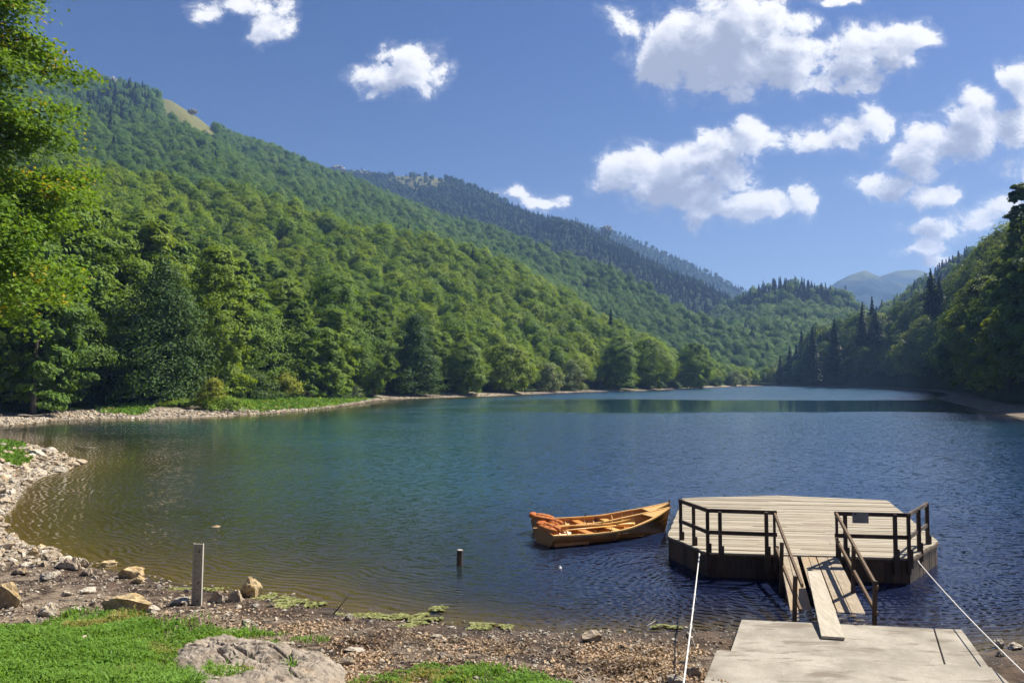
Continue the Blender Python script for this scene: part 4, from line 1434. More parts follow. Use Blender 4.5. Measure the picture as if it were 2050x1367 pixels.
rest_b = [q for i, q in enumerate(BROAD) if i not in ind_b]
rest_c = [q for i, q in enumerate(CONI) if i not in ind_c]
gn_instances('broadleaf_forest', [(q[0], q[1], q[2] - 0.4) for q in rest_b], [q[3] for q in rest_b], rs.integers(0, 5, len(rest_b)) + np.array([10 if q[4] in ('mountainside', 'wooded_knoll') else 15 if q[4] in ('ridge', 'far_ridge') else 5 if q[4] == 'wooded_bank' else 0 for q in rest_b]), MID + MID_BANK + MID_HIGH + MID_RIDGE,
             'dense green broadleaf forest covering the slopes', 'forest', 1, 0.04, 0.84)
gn_instances('conifer_forest', [(q[0], q[1], q[2] - 0.4) for q in rest_c], [q[3] for q in rest_c], rs.integers(0, 3, len(rest_c)), CON_FAR,
             'dark conifers covering the ridges and the knoll', 'forest', 2, 0.03)
print('trees', len(BROAD), len(CONI), 'manual', n_manual_broad)


# the maple whose crown hangs into the picture on the left
def build_maple():
    base = Vector((at_y(-115, 800, 42).x, 42.0, 0))
    base.z = gz(base.x, base.y)
    o = empty('maple_tree', base)
    tag(o, 'tall yellow green maple with layered drooping boughs on the near left bank', 'tree')
    rng = np.random.default_rng(77)
    H = 31.0
    P, N = [], []
    limbs = MB()
    for k in range(74):
        t = (k + rng.random()) / 74
        z = 8.0 + (H - 8.5) * t
        r = 6.2 * (1 - 0.45 * t ** 3) * (0.92 + 0.12 * math.sin(t * 23.0) + 0.08 * rng.normal())
        a = rng.random() * 6.283 if k % 2 else rng.normal() * 0.75
        root = Vector((0, 0, max(3, z - r * 0.45)))
        tip = Vector((math.cos(a) * r, math.sin(a) * r, z))
        mid = root.lerp(tip, 0.5) + Vector((0, 0, 0.6))
        limbs.tube([root, mid, tip], [0.13 * (1.1 - t), 0.07, 0.02], 5)
        for j in range(11):
            f = 0.3 + 0.75 * (j + rng.random()) / 11
            c = np.array(root.lerp(mid, f * 2) if f < 0.5 else mid.lerp(tip, (f - 0.5) * 2))
            c = c + rng.normal(size=3) * np.array([0.7, 0.7, 0.3]) * (1.2 - 0.5 * f)
            m = int(84 * rng.uniform(0.6, 1.3))
            off = rng.normal(size=(m, 3)) * np.array([0.62, 0.62, 0.24])
            off[:, 2] -= 0.25 * (off[:, 0] * math.cos(a) + off[:, 1] * math.sin(a)) + 0.1 * (off[:, 0] ** 2 + off[:, 1] ** 2)
            P.append(c + off)
            N.append(np.array([math.cos(a) * .4, math.sin(a) * .4, 0.9]) + rng.normal(size=(m, 3)) * 0.5)
    P, N = np.concatenate(P), np.concatenate(N)
    v = leaf_quads(P, N, 0.21, rng, 1.25)
    mesh_obj('crown', np_mesh('crown', v, np.arange(len(v), dtype=np.int32).reshape(-1, 4), [M['maple']]), o)
    limbs.tube([(0, 0, -0.6), (0.1, 0, 4), (0.0, 0.2, 12), (0.1, 0, 20), (0, 0, 29)], [0.5, 0.4, 0.3, 0.18, 0.05], 9)
    limbs.build('trunk', M['bark'], o, smooth=True)


build_maple()

# bare rock on the mountains
def crag(px, py, depth, w, h, label, seed):
    p = at_y(px, py, depth)
    rng = random.Random(seed)
    bm = bmesh.new()
    bmesh.ops.create_icosphere(bm, subdivisions=4, radius=1)
    for v in bm.verts:
        n = mnoise.fractal(v.co * 2.2 + Vector((seed, 0, 0)), 1.0, 2.0, 5)
        rdg = abs(mnoise.noise(Vector((v.co.x * 5, v.co.y * 5, v.co.z * 1.5 + seed))))
        v.co *= 1 + 0.4 * n - 0.25 * rdg
        v.co = Vector((v.co.x * w, v.co.y * w * 0.8, v.co.z * h))
    me = bpy.data.meshes.new('crag')
    bm.to_mesh(me)
    bm.free()
    me.materials.append(M['cliff'])
    o = mesh_obj('crag', me)
    o.location = p
    tag(o, label, 'crag')


crag(226, 172, 975, 6, 11, 'upright grey crag high on the left mountainside', 3)
crag(190, 176, 972, 9, 6, 'low grey outcrop left of the upright crag on the left mountainside', 5)
crag(386, 224, 985, 6, 3, 'pale rock outcrop on the bare meadow of the left skyline', 8)
crag(676, 340, 1830, 17, 10, 'grey brown cliff at the left end of the dark ridge top', 11)
crag(720, 352, 1815, 30, 10, 'broad cliff band below the top of the dark ridge', 17)
crag(1214, 462, 1480, 11, 10, 'small pale cliff in the conifers of the dark ridge', 21)

# ------------------------------------------------------------------ rocks
def rock_mesh(name, seed, mat, sub=2):
    rng = random.Random(seed)
    bm = bmesh.new()
    for _ in range(16):
        v = Vector((rng.gauss(0, 1), rng.gauss(0, 1), rng.gauss(0, 1))).normalized()
        bm.verts.new((v.x * rng.uniform(.8, 1.1), v.y * rng.uniform(.65, .95), v.z * rng.uniform(.5, .75)))
    ret = bmesh.ops.convex_hull(bm, input=bm.verts)
    bmesh.ops.delete(bm, geom=[g for g in ret['geom_interior'] if isinstance(g, bmesh.types.BMVert)], context='VERTS')
    bmesh.ops.subdivide_edges(bm, edges=bm.edges, cuts=sub, use_grid_fill=True)
    bmesh.ops.triangulate(bm, faces=bm.faces)
    bmesh.ops.smooth_vert(bm, verts=bm.verts, factor=0.35, use_axis_x=True, use_axis_y=True, use_axis_z=True)
    for v in bm.verts:
        n = mnoise.fractal(v.co * 3 + Vector((seed * 3.1, 0, 0)), 1.0, 2.0, 4)
        v.co += v.co.normalized() * n * 0.19
    me = bpy.data.meshes.new(name)
    bm.to_mesh(me)
    bm.free()
    me.materials.append(mat)
    return me


ROCKS = {k: [rock_mesh('rock', 10 * j + i, M[k], 3) for i in range(5)] for j, k in enumerate(('rock', 'rock_pale', 'rock_ochre'))}
PEBB = [rock_mesh('pebble', 90 + i, M['rock_pale' if i % 2 else 'rock'], 1) for i in range(4)]


def rock(px, py, wpx, hpx, mat, label, sink=0.36, group=None, name='rock', k=None, p=None):
    p = on_ground(px, py) if p is None else p
    d = p.y
    w = wpx / F_PX * d * 0.5
    h = hpx / F_PX * d * 0.5 / 0.62
    k = random.randrange(5) if k is None else k
    o = mesh_obj(name, ROCKS[mat][k])
    o.location = (p.x, p.y, max(p.z, -0.03) + h * (0.62 - sink))
    o.rotation_euler = (random.uniform(-.15, .15), random.uniform(-.15, .15), random.uniform(-.5, .5))
    o.scale = (w, w * random.uniform(.75, 1.0), h)
    return tag(o, label, 'rock', group)


rock(500, 1192, 62, 52, 'rock_ochre', 'shaggy ochre rock at the water edge right of the gauge board')
rock(475, 1203, 42, 36, 'rock', 'grey pink rock in front of the shaggy ochre rock')
rock(438, 1203, 34, 28, 'rock', 'angular grey rock between the gauge board and the grey pink rock')
rock(362, 1210, 44, 22, 'rock_pale', 'flat pale rock at the foot of the gauge board')
rock(512, 1216, 20, 12, 'rock_pale', 'small pale stone right of the grey pink rock')
rock(250, 1222, 112, 46, 'rock_ochre', 'broad low ochre boulder on the mud left of the gauge board', sink=.4)
rock(8, 1215, 70, 66, 'rock_ochre', 'rounded ochre boulder cut by the left edge of the photo')
rock(98, 1232, 44, 34, 'rock_pale', 'pale jagged rock at the upper edge of the grass')
rock(140, 1138, 62, 36, 'rock', 'tan rock at the water edge left of the submerged stones')
rock(98, 1120, 44, 24, 'rock', 'low tan rock left on the near shoreline')
rock(64, 1116, 36, 26, 'rock_ochre', 'squat ochre rock at the bend of the shoreline')
rock(217, 1132, 34, 24, 'rock_ochre', 'lone ochre stone standing in the shallow water', p=at_z(217, 1134, -0.02))
rock(262, 1156, 58, 30, 'rock_ochre', 'crumbly ochre rock half in the water')
rock(275, 1166, 38, 20, 'rock_ochre', 'smooth yellow rock beside the crumbly ochre rock')
rock(176, 1150, 40, 20, 'rock', 'knobbly tan rock on the mud behind the crumbly ochre rock')
rock(95, 1160, 40, 22, 'rock_pale', 'white grey rock on the mud bank')
rock(42, 1148, 52, 18, 'rock', 'flat tan slab on the mud bank')
rock(175, 1186, 46, 14, 'rock_pale', 'flat whitish slab on the mud')
rock(133, 1190, 26, 12, 'rock_pale', 'small white stone left of the flat whitish slab')
rock(150, 1222, 30, 14, 'rock_pale', 'white stone below the broad low boulder')
rock(493, 1247, 32, 14, 'rock_pale', 'white wedge shaped stone on the litter')
rock(300, 1222, 44, 16, 'rock_pale', 'pale stone at the right foot of the broad low boulder')
rock(232, 1242, 46, 20, 'rock_ochre', 'yellowish stone at the top edge of the grass')
rock(1185, 1283, 50, 26, 'rock', 'tan rock lump on the dark mud near the slab')
rock(985, 1281, 20, 16, 'rock_pale', 'bright white stone on the dark shore')
rock(698, 1240, 22, 16, 'rock_pale', 'white stone at the water edge by the dark stick')
rock(872, 1276, 26, 10, 'rock_pale', 'flat white stone right of the grassless shore bend')
rock(910, 1278, 20, 8, 'rock_pale', 'small flat white stone beside the flat white one')
rock(902, 1257, 22, 7, 'rock_pale', 'thin white stone at the waterline')
rock(1218, 1266, 16, 8, 'rock_pale', 'little white stone at the waterline near the slab')
rock(884, 1318, 16, 16, 'rock_pale', 'upright pale stone above the lower grass patch')
rock(712, 1305, 50, 14, 'rock_pale', 'long flat pale stone beside the big grey boulder', sink=.35)
rock(692, 1332, 40, 22, 'rock', 'beige stone leaning on the big grey boulder')
rock(1392, 1350, 46, 30, 'rock', 'grey pink rock beside the upper concrete slab')
rock(1350, 1366, 46, 22, 'rock_pale', 'pale rock at the foot of the left rope')
rock(1998, 1287, 30, 22, 'rock_pale', 'pale rock in the shallow water behind the right rope', p=at_z(1998, 1294, 0.0))
rock(2030, 1294, 34, 18, 'rock_pale', 'white rock at the right edge of the photo', p=at_z(2032, 1298, 0.0))
rock(2003, 1312, 22, 14, 'rock', 'brown stone under the right rope')
rock(398, 1100, 30, 6, 'rock_ochre', 'flat ochre stone just under the water surface', p=at_z(430, 1056, -0.03))
rock(158, 928, 32, 14, 'rock', 'large block at the tip of the rubble bank')
rock(131, 922, 22, 9, 'rock', 'block just left of the tip of the rubble bank')
rock(120, 944, 40, 13, 'rock_pale', 'long pale slab at the waterline of the rubble bank')
rock(55, 912, 20, 22, 'rock', 'upright boulder beside the grass tuft on the rubble bank')
rock(110, 915, 30, 12, 'rock', 'square boulder on the crest of the rubble bank')
# the rubble bank on the left: blocks nothing tells apart
rr = np.random.default_rng(9)
n = 0
while n < 175:
    px, py = rr.uniform(-60, 170), rr.uniform(884, 1100)
    p = at_z(px, py, 0.5)
    d = float(shore_dist([p.x], [p.y])[0])
    if d < 0.0 or d > 9:
        continue
    p.z = gz(p.x, p.y)
    w = p.y * (0.0048 + 0.011 * rr.random() ** 1.6) * (1.0 if rr.random() < .85 else 1.5)
    o = mesh_obj('rock', ROCKS[('rock', 'rock_pale', 'rock')[n % 3]][n % 5])
    o.location = (p.x, p.y, p.z + w * .12)
    o.rotation_euler = (rr.normal() * .25, rr.normal() * .25, rr.random() * 6.28)
    o.scale = (w, w * rr.uniform(.6, .95), w * rr.uniform(.45, .85))
    tag(o, 'tan angular block among the rubble of the left bank', 'rock', 'rubble blocks of the left bank')
    n += 1

# small stones everywhere along the shores
def stones():
    def pix(n, x0, x1, y0, y1, z):
        return np.array([list(at_z(a, b, z)) for a, b in zip(rr.uniform(x0, x1, n), rr.uniform(y0, y1, n))])
    pts, sc = [], []
    P = pix(14500, -40, 1480, 1085, 1400, 0.15)
    d = shore_dist(P[:, 0], P[:, 1])
    dens = 0.25 + 0.9 * np.maximum(0, fbm(P[:, 0] * 1.3, P[:, 1] * 1.3, 3, 60) + .15) * np.where(project(P)[:, 0] < 560, 2.2, 1.3)
    k = (d > -0.4) & (d < 5.5) & (rr.random(len(P)) < dens)
    P, d = P[k], d[k]
    pts.append(np.stack([P[:, 0], P[:, 1], ground_z(P[:, 0], P[:, 1], d) + 0.006], 1))
    sc.append(0.014 + 0.055 * rr.random(len(P)) ** 3.0)
    k = project(P)[:, 0] < 600
    k &= rr.random(len(P)) < .10
    pts.append(np.stack([P[k, 0], P[k, 1], ground_z(P[k, 0], P[k, 1], d[k]) + 0.015], 1))
    sc.append(0.05 + 0.07 * rr.random(k.sum()) ** 1.6)
    # the pale stony strip along the far shores
    i = rr.integers(33, 50, 5200)
    Q = _LA[i] + (_LA[i + 1] - _LA[i]) * rr.random((len(i), 1))
    Q = Q * (1 + rr.random((len(i), 1)) * 7 / np.linalg.norm(Q, axis=1, keepdims=True))
    pts.append(np.stack([Q[:, 0], Q[:, 1], ground_z(Q[:, 0], Q[:, 1]) + 0.03], 1))
    sc.append(0.08 + 0.32 * rr.random(len(Q)) ** 2)
    P = pix(2600, -60, 170, 882, 1110, 0.4)
    d = shore_dist(P[:, 0], P[:, 1])
    k = (d > 0) & (d < 9)
    P, d = P[k], d[k]
    pts.append(np.stack([P[:, 0], P[:, 1], ground_z(P[:, 0], P[:, 1], d) + 0.02], 1))
    sc.append(0.05 + 0.16 * rr.random(len(P)) ** 2)
    pts, sc = np.concatenate(pts), np.concatenate(sc)
    gn_instances('gravel', pts, sc, rr.integers(0, 4, len(pts)), PEBB, 'loose pale stones strewn along the shores', 'gravel', 4, 0.5, 0.8)


stones()


def build_boulder():
    outline = [(330, 1322), (338, 1300), (380, 1283), (430, 1276), (500, 1284), (560, 1296), (620, 1310), (670, 1322), (705, 1340), (712, 1380), (700, 1420), (560, 1450), (430, 1440), (370, 1390)]
    pts = [on_ground(*q) for q in outline]
    c = sum(pts, Vector()) / len(pts)
    n = len(pts)
    NA, NR = 300, 100
    v, f = [], []
    cracks = [[(420, 1310), (470, 1326), (540, 1322), (600, 1330)], [(470, 1326), (500, 1345), (480, 1367)], [(540, 1322), (575, 1350), (590, 1380)], [(370, 1310), (440, 1330), (462, 1360)], [(600, 1305), (575, 1350)]]
    cw = [[Vector((on_ground(*q).x, on_ground(*q).y)) for q in cr] for cr in cracks]

    def crack_d(x, y):
        b = 9.0
        for cr in cw:
            for a, e in zip(cr[:-1], cr[1:]):
                d = e - a
                t = max(0, min(1, (Vector((x, y)) - a).dot(d) / d.length_squared))
                b = min(b, (Vector((x, y)) - a - d * t).length)
        return b
    for j in range(NR):
        r = 1.03 * ((j + 0.02) / (NR - 1)) ** 0.8
        for i in range(NA):
            a = i / NA * n
            k = int(a) % n
            e = pts[k].lerp(pts[(k + 1) % n], a - int(a))
            x, y = c.x + (e.x - c.x) * r, c.y + (e.y - c.y) * r
            wob = mnoise.fractal(Vector((x * 1.6, y * 1.6, 3.3)), 1.0, 2.0, 5)
            fine = mnoise.fractal(Vector((x * 7, y * 7, 1.3)), 1.0, 2.0, 4)
            x += 0.06 * mnoise.noise(Vector((x * 3, y * 3, 9))) * r
            rdg = abs(mnoise.fractal(Vector((x * 2.6, y * 2.6, 7.7)), 1.0, 2.0, 4))
            top = 0.21 * (1 - r ** 5) + 0.07 * wob * (1 - r ** 4) + 0.045 * fine - 0.10 * math.exp(-(rdg / .05) ** 2) * (1 - r ** 4) * .5
            top -= 0.11 * math.exp(-(crack_d(x + 0.10 * wob, y + 0.08 * fine) / 0.020) ** 2)
            v.append((x, y, top - 0.12 * r ** 8, r ** 3))
    for j in range(NR - 1):
        for i in range(NA):
            i2 = (i + 1) % NA
            f.append((j * NA + i, (j + 1) * NA + i, (j + 1) * NA + i2, j * NA + i2))
    v = np.array(v)
    g = ground_z(v[:, 0], v[:, 1])
    v[:, 2] += g * v[:, 3] + (c.z + 0.02 + (g - c.z) * 0.8) * (1 - v[:, 3])
    me = np_mesh('boulder', v[:, :3], np.array(f), [M['boulder']], True)
    o = mesh_obj('boulder', me)
    tag(o, 'large flat cracked grey boulder bedded in the grass', 'boulder')


build_boulder()

# ------------------------------------------------------------------ grass, litter, algae
GRASS = [[(-60, 1252), (60, 1243), (200, 1240), (330, 1258), (440, 1268), (500, 1280), (450, 1284), (400, 1286), (345, 1300), (328, 1325), (360, 1350), (400, 1372), (440, 1520), (-60, 1520)],
         [(700, 1375), (730, 1356), (800, 1345), (850, 1334), (950, 1332), (1040, 1346), (1130, 1366), (1180, 1400), (1100, 1520), (690, 1520)]]


def build_grass():
    rng = np.random.default_rng(21)
    n = 420000
    x, y = rng.uniform(-9, 2.2, n), rng.uniform(6.5, 16, n)
    d = shore_dist(x, y)
    z = ground_z(x, y, d)
    p = project(np.stack([x, y, z], 1))
    pn = p + np.stack([fbm(x * 2, y * 2, 3, 1), fbm(x * 2, y * 2, 3, 2)], 1) * np.array([50, 26])
    pn2 = pn + rng.normal(size=pn.shape) * np.array([22, 9])
    m = in_poly(pn2[:, 0], pn2[:, 1], GRASS[0]) & (rng.random(n) < 0.72 + fbm(x * 1.6, y * 1.6, 3, 34) * 1.7)
    m2 = in_poly(pn[:, 0], pn[:, 1], GRASS[1]) & (rng.random(n) < 0.45 + fbm(x * 2.2, y * 2.2, 3, 33) * 2.2)
    # sprigs in the cracks of the boulder and along its edge
    sprig = np.zeros(n, bool)
    for (cx, cy, rx, ry) in ((440, 1292, 30, 7), (462, 1362, 55, 16), (545, 1312, 22, 5), (585, 1365, 12, 14), (520, 1288, 60, 5), (620, 1300, 40, 6)):
        sprig |= ((p[:, 0] - cx) / rx) ** 2 + ((p[:, 1] - cy) / ry) ** 2 < 1
    m3 = sprig & (rng.random(n) < .3)
    k = np.nonzero(m | m2 | m3)[0]
    thin = rng.random(len(k)) < np.where(m[k], 0.8, 0.7)
    k = k[thin]
    x, y, z = x[k], y[k], z[k]
    lift = np.where(m3[k] & ~m[k], 0.16, 0.0)
    n = len(k)
    cl = fbm(x * 1.7, y * 1.7, 3, 70)
    L = (0.07 + 0.12 * rng.random(n) ** 1.5) * (1 + 1.6 * cl) * np.where(m[k], 1.0, 0.75)
    W = (0.006 + 0.010 * rng.random(n) ** 1.5)
    a = rng.random(n) * 6.283
    lean = 0.25 + 0.75 * rng.random(n)
    dx, dy = np.cos(a), np.sin(a)
    sx, sy = -dy * W, dx * W
    base = np.stack([x, y, z + lift - 0.01], 1)
    mid = base + np.stack([dx * L * lean * .35, dy * L * lean * .35, L * .72], 1)
    tip = base + np.stack([dx * L * lean, dy * L * lean, L * (1.05 - .35 * lean)], 1)
    side = np.stack([sx, sy, np.zeros(n)], 1)
    v = np.stack([base - side * .5, base + side * .5, mid + side, mid - side, tip + side * .12, tip - side * .12], 1).reshape(-1, 3)
    i = np.arange(n)[:, None] * 6
    f = np.concatenate([i + np.array([[0, 1, 2, 3]]), i + np.array([[3, 2, 4, 5]])])
    o = mesh_obj('grass', np_mesh('grass', v, f, [M['grass']]))
    tag(o, 'fresh green grass and weeds along the bottom of the shore', 'grass', kind='stuff')
    print('grass blades', n)


def build_bank_grass():
    """tufts on the grassy points"""
    rng = np.random.default_rng(31)
    C, N = [], []
    for (cx, cy, rx, ry, cnt, w) in ((600, 804, 150, 18, 14000, .22), (250, 823, 60, 5, 1500, .2), (1290, 773, 110, 3, 2500, .35), (28, 906, 36, 16, 2600, .12), (12, 1045, 24, 12, 700, .07), (22, 880, 30, 6, 900, .12), (340, 812, 90, 6, 2500, .2), (480, 810, 70, 10, 2500, .2)):
        for _ in range(cnt):
            a, r = rng.random() * 6.28, math.sqrt(rng.random())
            px, py = cx + math.cos(a) * r * rx, cy + math.sin(a) * r * ry
            p = at_z(px, py, 0.5)
            C.append((p.x, p.y, w))
    C = np.array(C)
    d = shore_dist(C[:, 0], C[:, 1])
    keep = (d > 1.0) & (fbm(C[:, 0] * .5, C[:, 1] * .5, 3, 12) > -0.12)
    C, d = C[keep], d[keep]
    z = ground_z(C[:, 0], C[:, 1], d)
    n = len(C)
    P = np.stack([C[:, 0], C[:, 1], z + C[:, 2] * .5 * rng.random(n) * 2], 1)
    N = np.stack([rng.normal(size=n), -0.6 + rng.normal(size=n), 0.6 + 0.3 * rng.normal(size=n)], 1)
    s = C[:, 2:3]
    v = leaf_quads(P, N, s * 2.0, rng, 1.8)
    o = mesh_obj('bank_grass', np_mesh('bank_grass', v, np.arange(len(v), dtype=np.int32).reshape(-1, 4), [M['grass']]))
    tag(o, 'grass and low weeds on the far shore points and the rubble bank', 'grass', kind='stuff')


def build_litter():
    rng = np.random.default_rng(41)
    n = 42000
    px, py = rng.uniform(300, 1470, n), rng.uniform(1200, 1420, n)
    P = np.array([list(at_z(a, b, 0.2)) for a, b in zip(px, py)])
    d = shore_dist(P[:, 0], P[:, 1])
    dens = np.clip(fbm(P[:, 0] * 1.6, P[:, 1] * 1.6, 4, 51) * 3.2 + 0.42, 0, 1) * np.clip((d - .5) / 1.2, 0, 1) * np.where(px < 560, 0.45, 1.0)
    k = (rng.random(n) < dens) & (d < 7)
    P, d = P[k], d[k]
    P[:, 2] = ground_z(P[:, 0], P[:, 1], d) + 0.012 + 0.02 * rng.random(len(P))
    N = np.array([0, 0, 1.0]) + rng.normal(size=(len(P), 3)) * 0.55
    v = leaf_quads(P, N, 0.042, rng, 1.5)
    o = mesh_obj('leaf_litter', np_mesh('leaf_litter', v, np.arange(len(v), dtype=np.int32).reshape(-1, 4), [M['litter']]))
    tag(o, 'dry brown leaf litter washed up on the dark shore', 'leaf litter', kind='stuff')
    print('litter', len(P))


def build_algae():
    rng = np.random.default_rng(61)
    P = []
    for (cx, cy, rx, ry, cnt) in ((820, 1240, 52, 12, 1500), (585, 1208, 55, 10, 1300), (540, 1198, 30, 7, 400), (975, 1254, 40, 6, 500), (355, 1180, 30, 4, 250), (720, 1232, 40, 5, 260), (1320, 1254, 34, 3, 160), (880, 1218, 20, 5, 70), (430, 1180, 20, 4, 150)):
        for _ in range(cnt):
            a, r = rng.random() * 6.28, math.sqrt(rng.random())
            rim = 1 + 0.35 * math.sin(a * 3 + cx) + 0.2 * math.sin(a * 7 + cy)
            P.append(at_z(cx + math.cos(a) * r * rx * rim, cy + math.sin(a) * r * ry * rim, 0.012))
    P = np.array([list(p) for p in P])
    P[:, 2] += rng.random(len(P)) * 0.012
    keep = fbm(P[:, 0] * 3, P[:, 1] * 3, 3, 5) > -0.14
    P = P[keep]
    N = np.array([0, 0, 1.0]) + rng.normal(size=(len(P), 3)) * 0.10
    v = leaf_quads(P, N, 0.085, rng, 1.2)
    o = mesh_obj('algae', np_mesh('algae', v, np.arange(len(v), dtype=np.int32).reshape(-1, 4), [M['algae']]))
    tag(o, 'yellow green algae mats floating along the near shore', 'algae', kind='stuff')


build_grass()
build_bank_grass()
build_litter()
build_algae()

# ------------------------------------------------------------------ concrete landing
def build_slabs():
    a, b = SLAB_LOW
    back = Vector((-0.05, -1, 0)).normalized()
    mb = MB()
    c0, c1 = at_z(1462, 1302, SLAB_LOW_Z), at_z(1962, 1310, SLAB_LOW_Z)
    c0 = a + (c0 - a) * 2.2
    c1 = b + (c1 - b) * 2.6
    # two castings with an open joint between them
    j0, j1 = at_z(1869, 1256.5, SLAB_LOW_Z), at_z(1892, 1332, SLAB_LOW_Z)
    g = 0.012
    mb.prism([(a.x, a.y), (c0.x, c0.y), (j1.x - g, j1.y), (j0.x - g, j0.y)], -0.5, SLAB_LOW_Z)
    mb.prism([(j0.x + g, j0.y), (j1.x + g, j1.y), (c1.x, c1.y), (b.x, b.y)], -0.5, SLAB_LOW_Z)
    o = mb.build('concrete_slab', M['concrete'], bevel=0.015)
    tag(o, 'lower concrete landing slab at the water edge under the plank end', 'slab')
    mb = MB()
    a, b = SLAB_UP
    c0, c1 = at_z(1404, 1372, SLAB_UP_Z), at_z(2060, 1400, SLAB_UP_Z)
    c0 = a + (c0 - a) * 2.4
    c1 = b + (c1 - b) * 2.2
    j0, j1 = at_z(1978, 1342, SLAB_UP_Z), at_z(2010, 1400, SLAB_UP_Z)
    mb.prism([(a.x, a.y), (c0.x, c0.y), (c1.x, c1.y), (b.x, b.y)], -0.45, SLAB_UP_Z)
    o = mb.build('concrete_slab', M['concrete'], bevel=0.02)
    tag(o, 'upper concrete slab nearest the bottom of the photo', 'slab')


build_slabs()

# ------------------------------------------------------------------ the floating landing stage
DZ = 0.62


def build_stage():
    corners = [at_z(1337, 1072, DZ), at_z(1415, 1105, DZ), at_z(1822, 1117, DZ), at_z(1877, 1083, DZ), at_z(1776, 1001, DZ), at_z(1557, 991.5, DZ), at_z(1368, 996, DZ)]
    o = empty('landing_stage', (sum(c.x for c in corners) / 7, sum(c.y for c in corners) / 7, 0))
    off = -o.location
    tag(o, 'floating wooden landing stage with dark railings', 'landing stage')
    poly = [(c.x + off.x, c.y + off.y) for c in corners]
    # boards run across, cut to the outline
    fr = Vector((poly[2][0] - poly[1][0], poly[2][1] - poly[1][1])).normalized()
    nr = Vector((-fr.y, fr.x))
    mb = MB()
    s_vals = [Vector(p).dot(nr) for p in poly]
    s = min(s_vals)
    bw = 0.17
    rng = random.Random(3)

    def chord(sv):
        xs = []
        for i in range(len(poly)):
            p, q = Vector(poly[i]), Vector(poly[(i + 1) % len(poly)])
            a, b = p.dot(nr), q.dot(nr)
            if (a - sv) * (b - sv) <= 0 and abs(a - b) > 1e-9:
                t = (sv - a) / (b - a)
                xs.append((p + (q - p) * t).dot(fr))
        return (min(xs), max(xs)) if len(xs) > 1 else None
    while s < max(s_vals) - 0.01:
        s0, s1 = s + 0.006, min(s + bw - 0.006, max(s_vals) - 0.002)
        c0, c1 = chord(s0), chord(s1)
        if c0 and c1:
            ov = rng.uniform(-.01, .025)
            cut = c0[0] + (c0[1] - c0[0]) * rng.uniform(.3, .7)
            for lo0, hi0, lo1, hi1 in ((c0[0] - ov, cut - .003, c1[0] - ov, cut - .003), (cut + .003, c0[1] + ov, cut + .003, c1[1] + ov)):
                zt = DZ + rng.uniform(-.010, .008)
                q = [fr * lo0 + nr * s0, fr * hi0 + nr * s0, fr * hi1 + nr * s1, fr * lo1 + nr * s1]
                mb.add([(v.x, v.y, DZ - .04) for v in q] + [(v.x, v.y, zt) for v in q], [(3, 2, 1, 0), (4, 5, 6, 7), (0, 1, 5, 4), (1, 2, 6, 5), (2, 3, 7, 6), (3, 0, 4, 7)])
        s += bw
    dk = mb.build('deck', M['deck'], o)
    # skirt boards round the hull
    mb = MB()
    n = len(poly)
    cen = Vector((0, 0))
    for i in range(n):
        p, q = Vector(poly[i]) * 0.99, Vector(poly[(i + 1) % n]) * 0.99
        L = (q - p).length
        nb = max(1, int(L / 0.19))
        for k in range(nb):
            a, b = p.lerp(q, k / nb), p.lerp(q, (k + 1) / nb)
            e = (b - a).normalized() * 0.004
            w = rng.uniform(0, .012)
            nn = Vector((e.y, -e.x)).normalized() * w
            mb.bar((a.x + e.x + nn.x, a.y + e.y + nn.y, 0.17), (b.x - e.x + nn.x, b.y - e.y + nn.y, 0.17), 0.03, 0.82)
    mb.build('skirt', M['skirt'], o)
    mb = MB()
    mb.prism([(x * .97, y * .97) for x, y in poly], -.3, DZ - .045)
    mb.build('pontoon', M['skirt'], o)
    mb = MB()
    for i in range(n):
        p, q = Vector(poly[i]) * 1.001, Vector(poly[(i + 1) % n]) * 1.001
        mb.bar((p.x, p.y, DZ - .075), (q.x, q.y, DZ - .075), .05, .06)
    mb.build('edge_beam', M['skirt'], o)

    def W(px, py, z=DZ):
        v = at_z(px, py, z) + off
        return Vector((v.x, v.y, 0))

    def post(px, py, h=1.06, w=.085, low=.22):
        p = W(px, py)
        m = MB()
        m.bar((p.x, p.y, low), (p.x, p.y, DZ + h), w, w, (fr.x, fr.y, 0))
        m.build('post', M['rail'], o, 0.006)
        if low < .5:
            m = MB()
            m.bar((p.x + .055 * fr.x, p.y + .055 * fr.y, DZ - .25), (p.x + .055 * fr.x, p.y + .055 * fr.y, DZ + .22), .05, .075, (fr.x, fr.y, 0))
            m.build('brace', M['rail'], o, 0.004)
        return p

    def rails(a, b, hs=(1.04, .5), ext=.08):
        a, b = Vector((a.x, a.y, 0)), Vector((b.x, b.y, 0))
        e = (b - a).normalized() * ext
        for h in hs:
            m = MB()
            m.bar(a - e + Vector((0, 0, DZ + h)), b + e + Vector((0, 0, DZ + h)), .05, .10)
            m.build('rail', M['rail'], o, 0.006)
    inset = Vector((0, 0, 0))
    a = post(1363, 1080)
    post(1389, 1091)
    c = post(1417, 1104.5)
    rails(a, c)
    d = post(1442, 1110)
    e = post(1535, 1111)
    f = post(1551, 1110, w=.06)
    n1 = Vector((nr.x, nr.y, 0)) * -.065
    rails(c + n1 * 0.2 + Vector((fr.x, fr.y, 0)) * .05, f + n1 * .2, ext=.06)
    g0 = post(1676, 1112.5, w=.06)
    post(1693, 1113)
    post(1793, 1117)
    h = post(1820, 1117, w=.075)
    rails(g0, h, ext=.05)
    post(1840, 1103)
    k = post(1857, 1088)
    rails(h, k)
    return o, off, fr, nr, f - off, g0 - off


STAGE, S_OFF, S_FR, S_NR, POST_L, POST_R = build_stage()


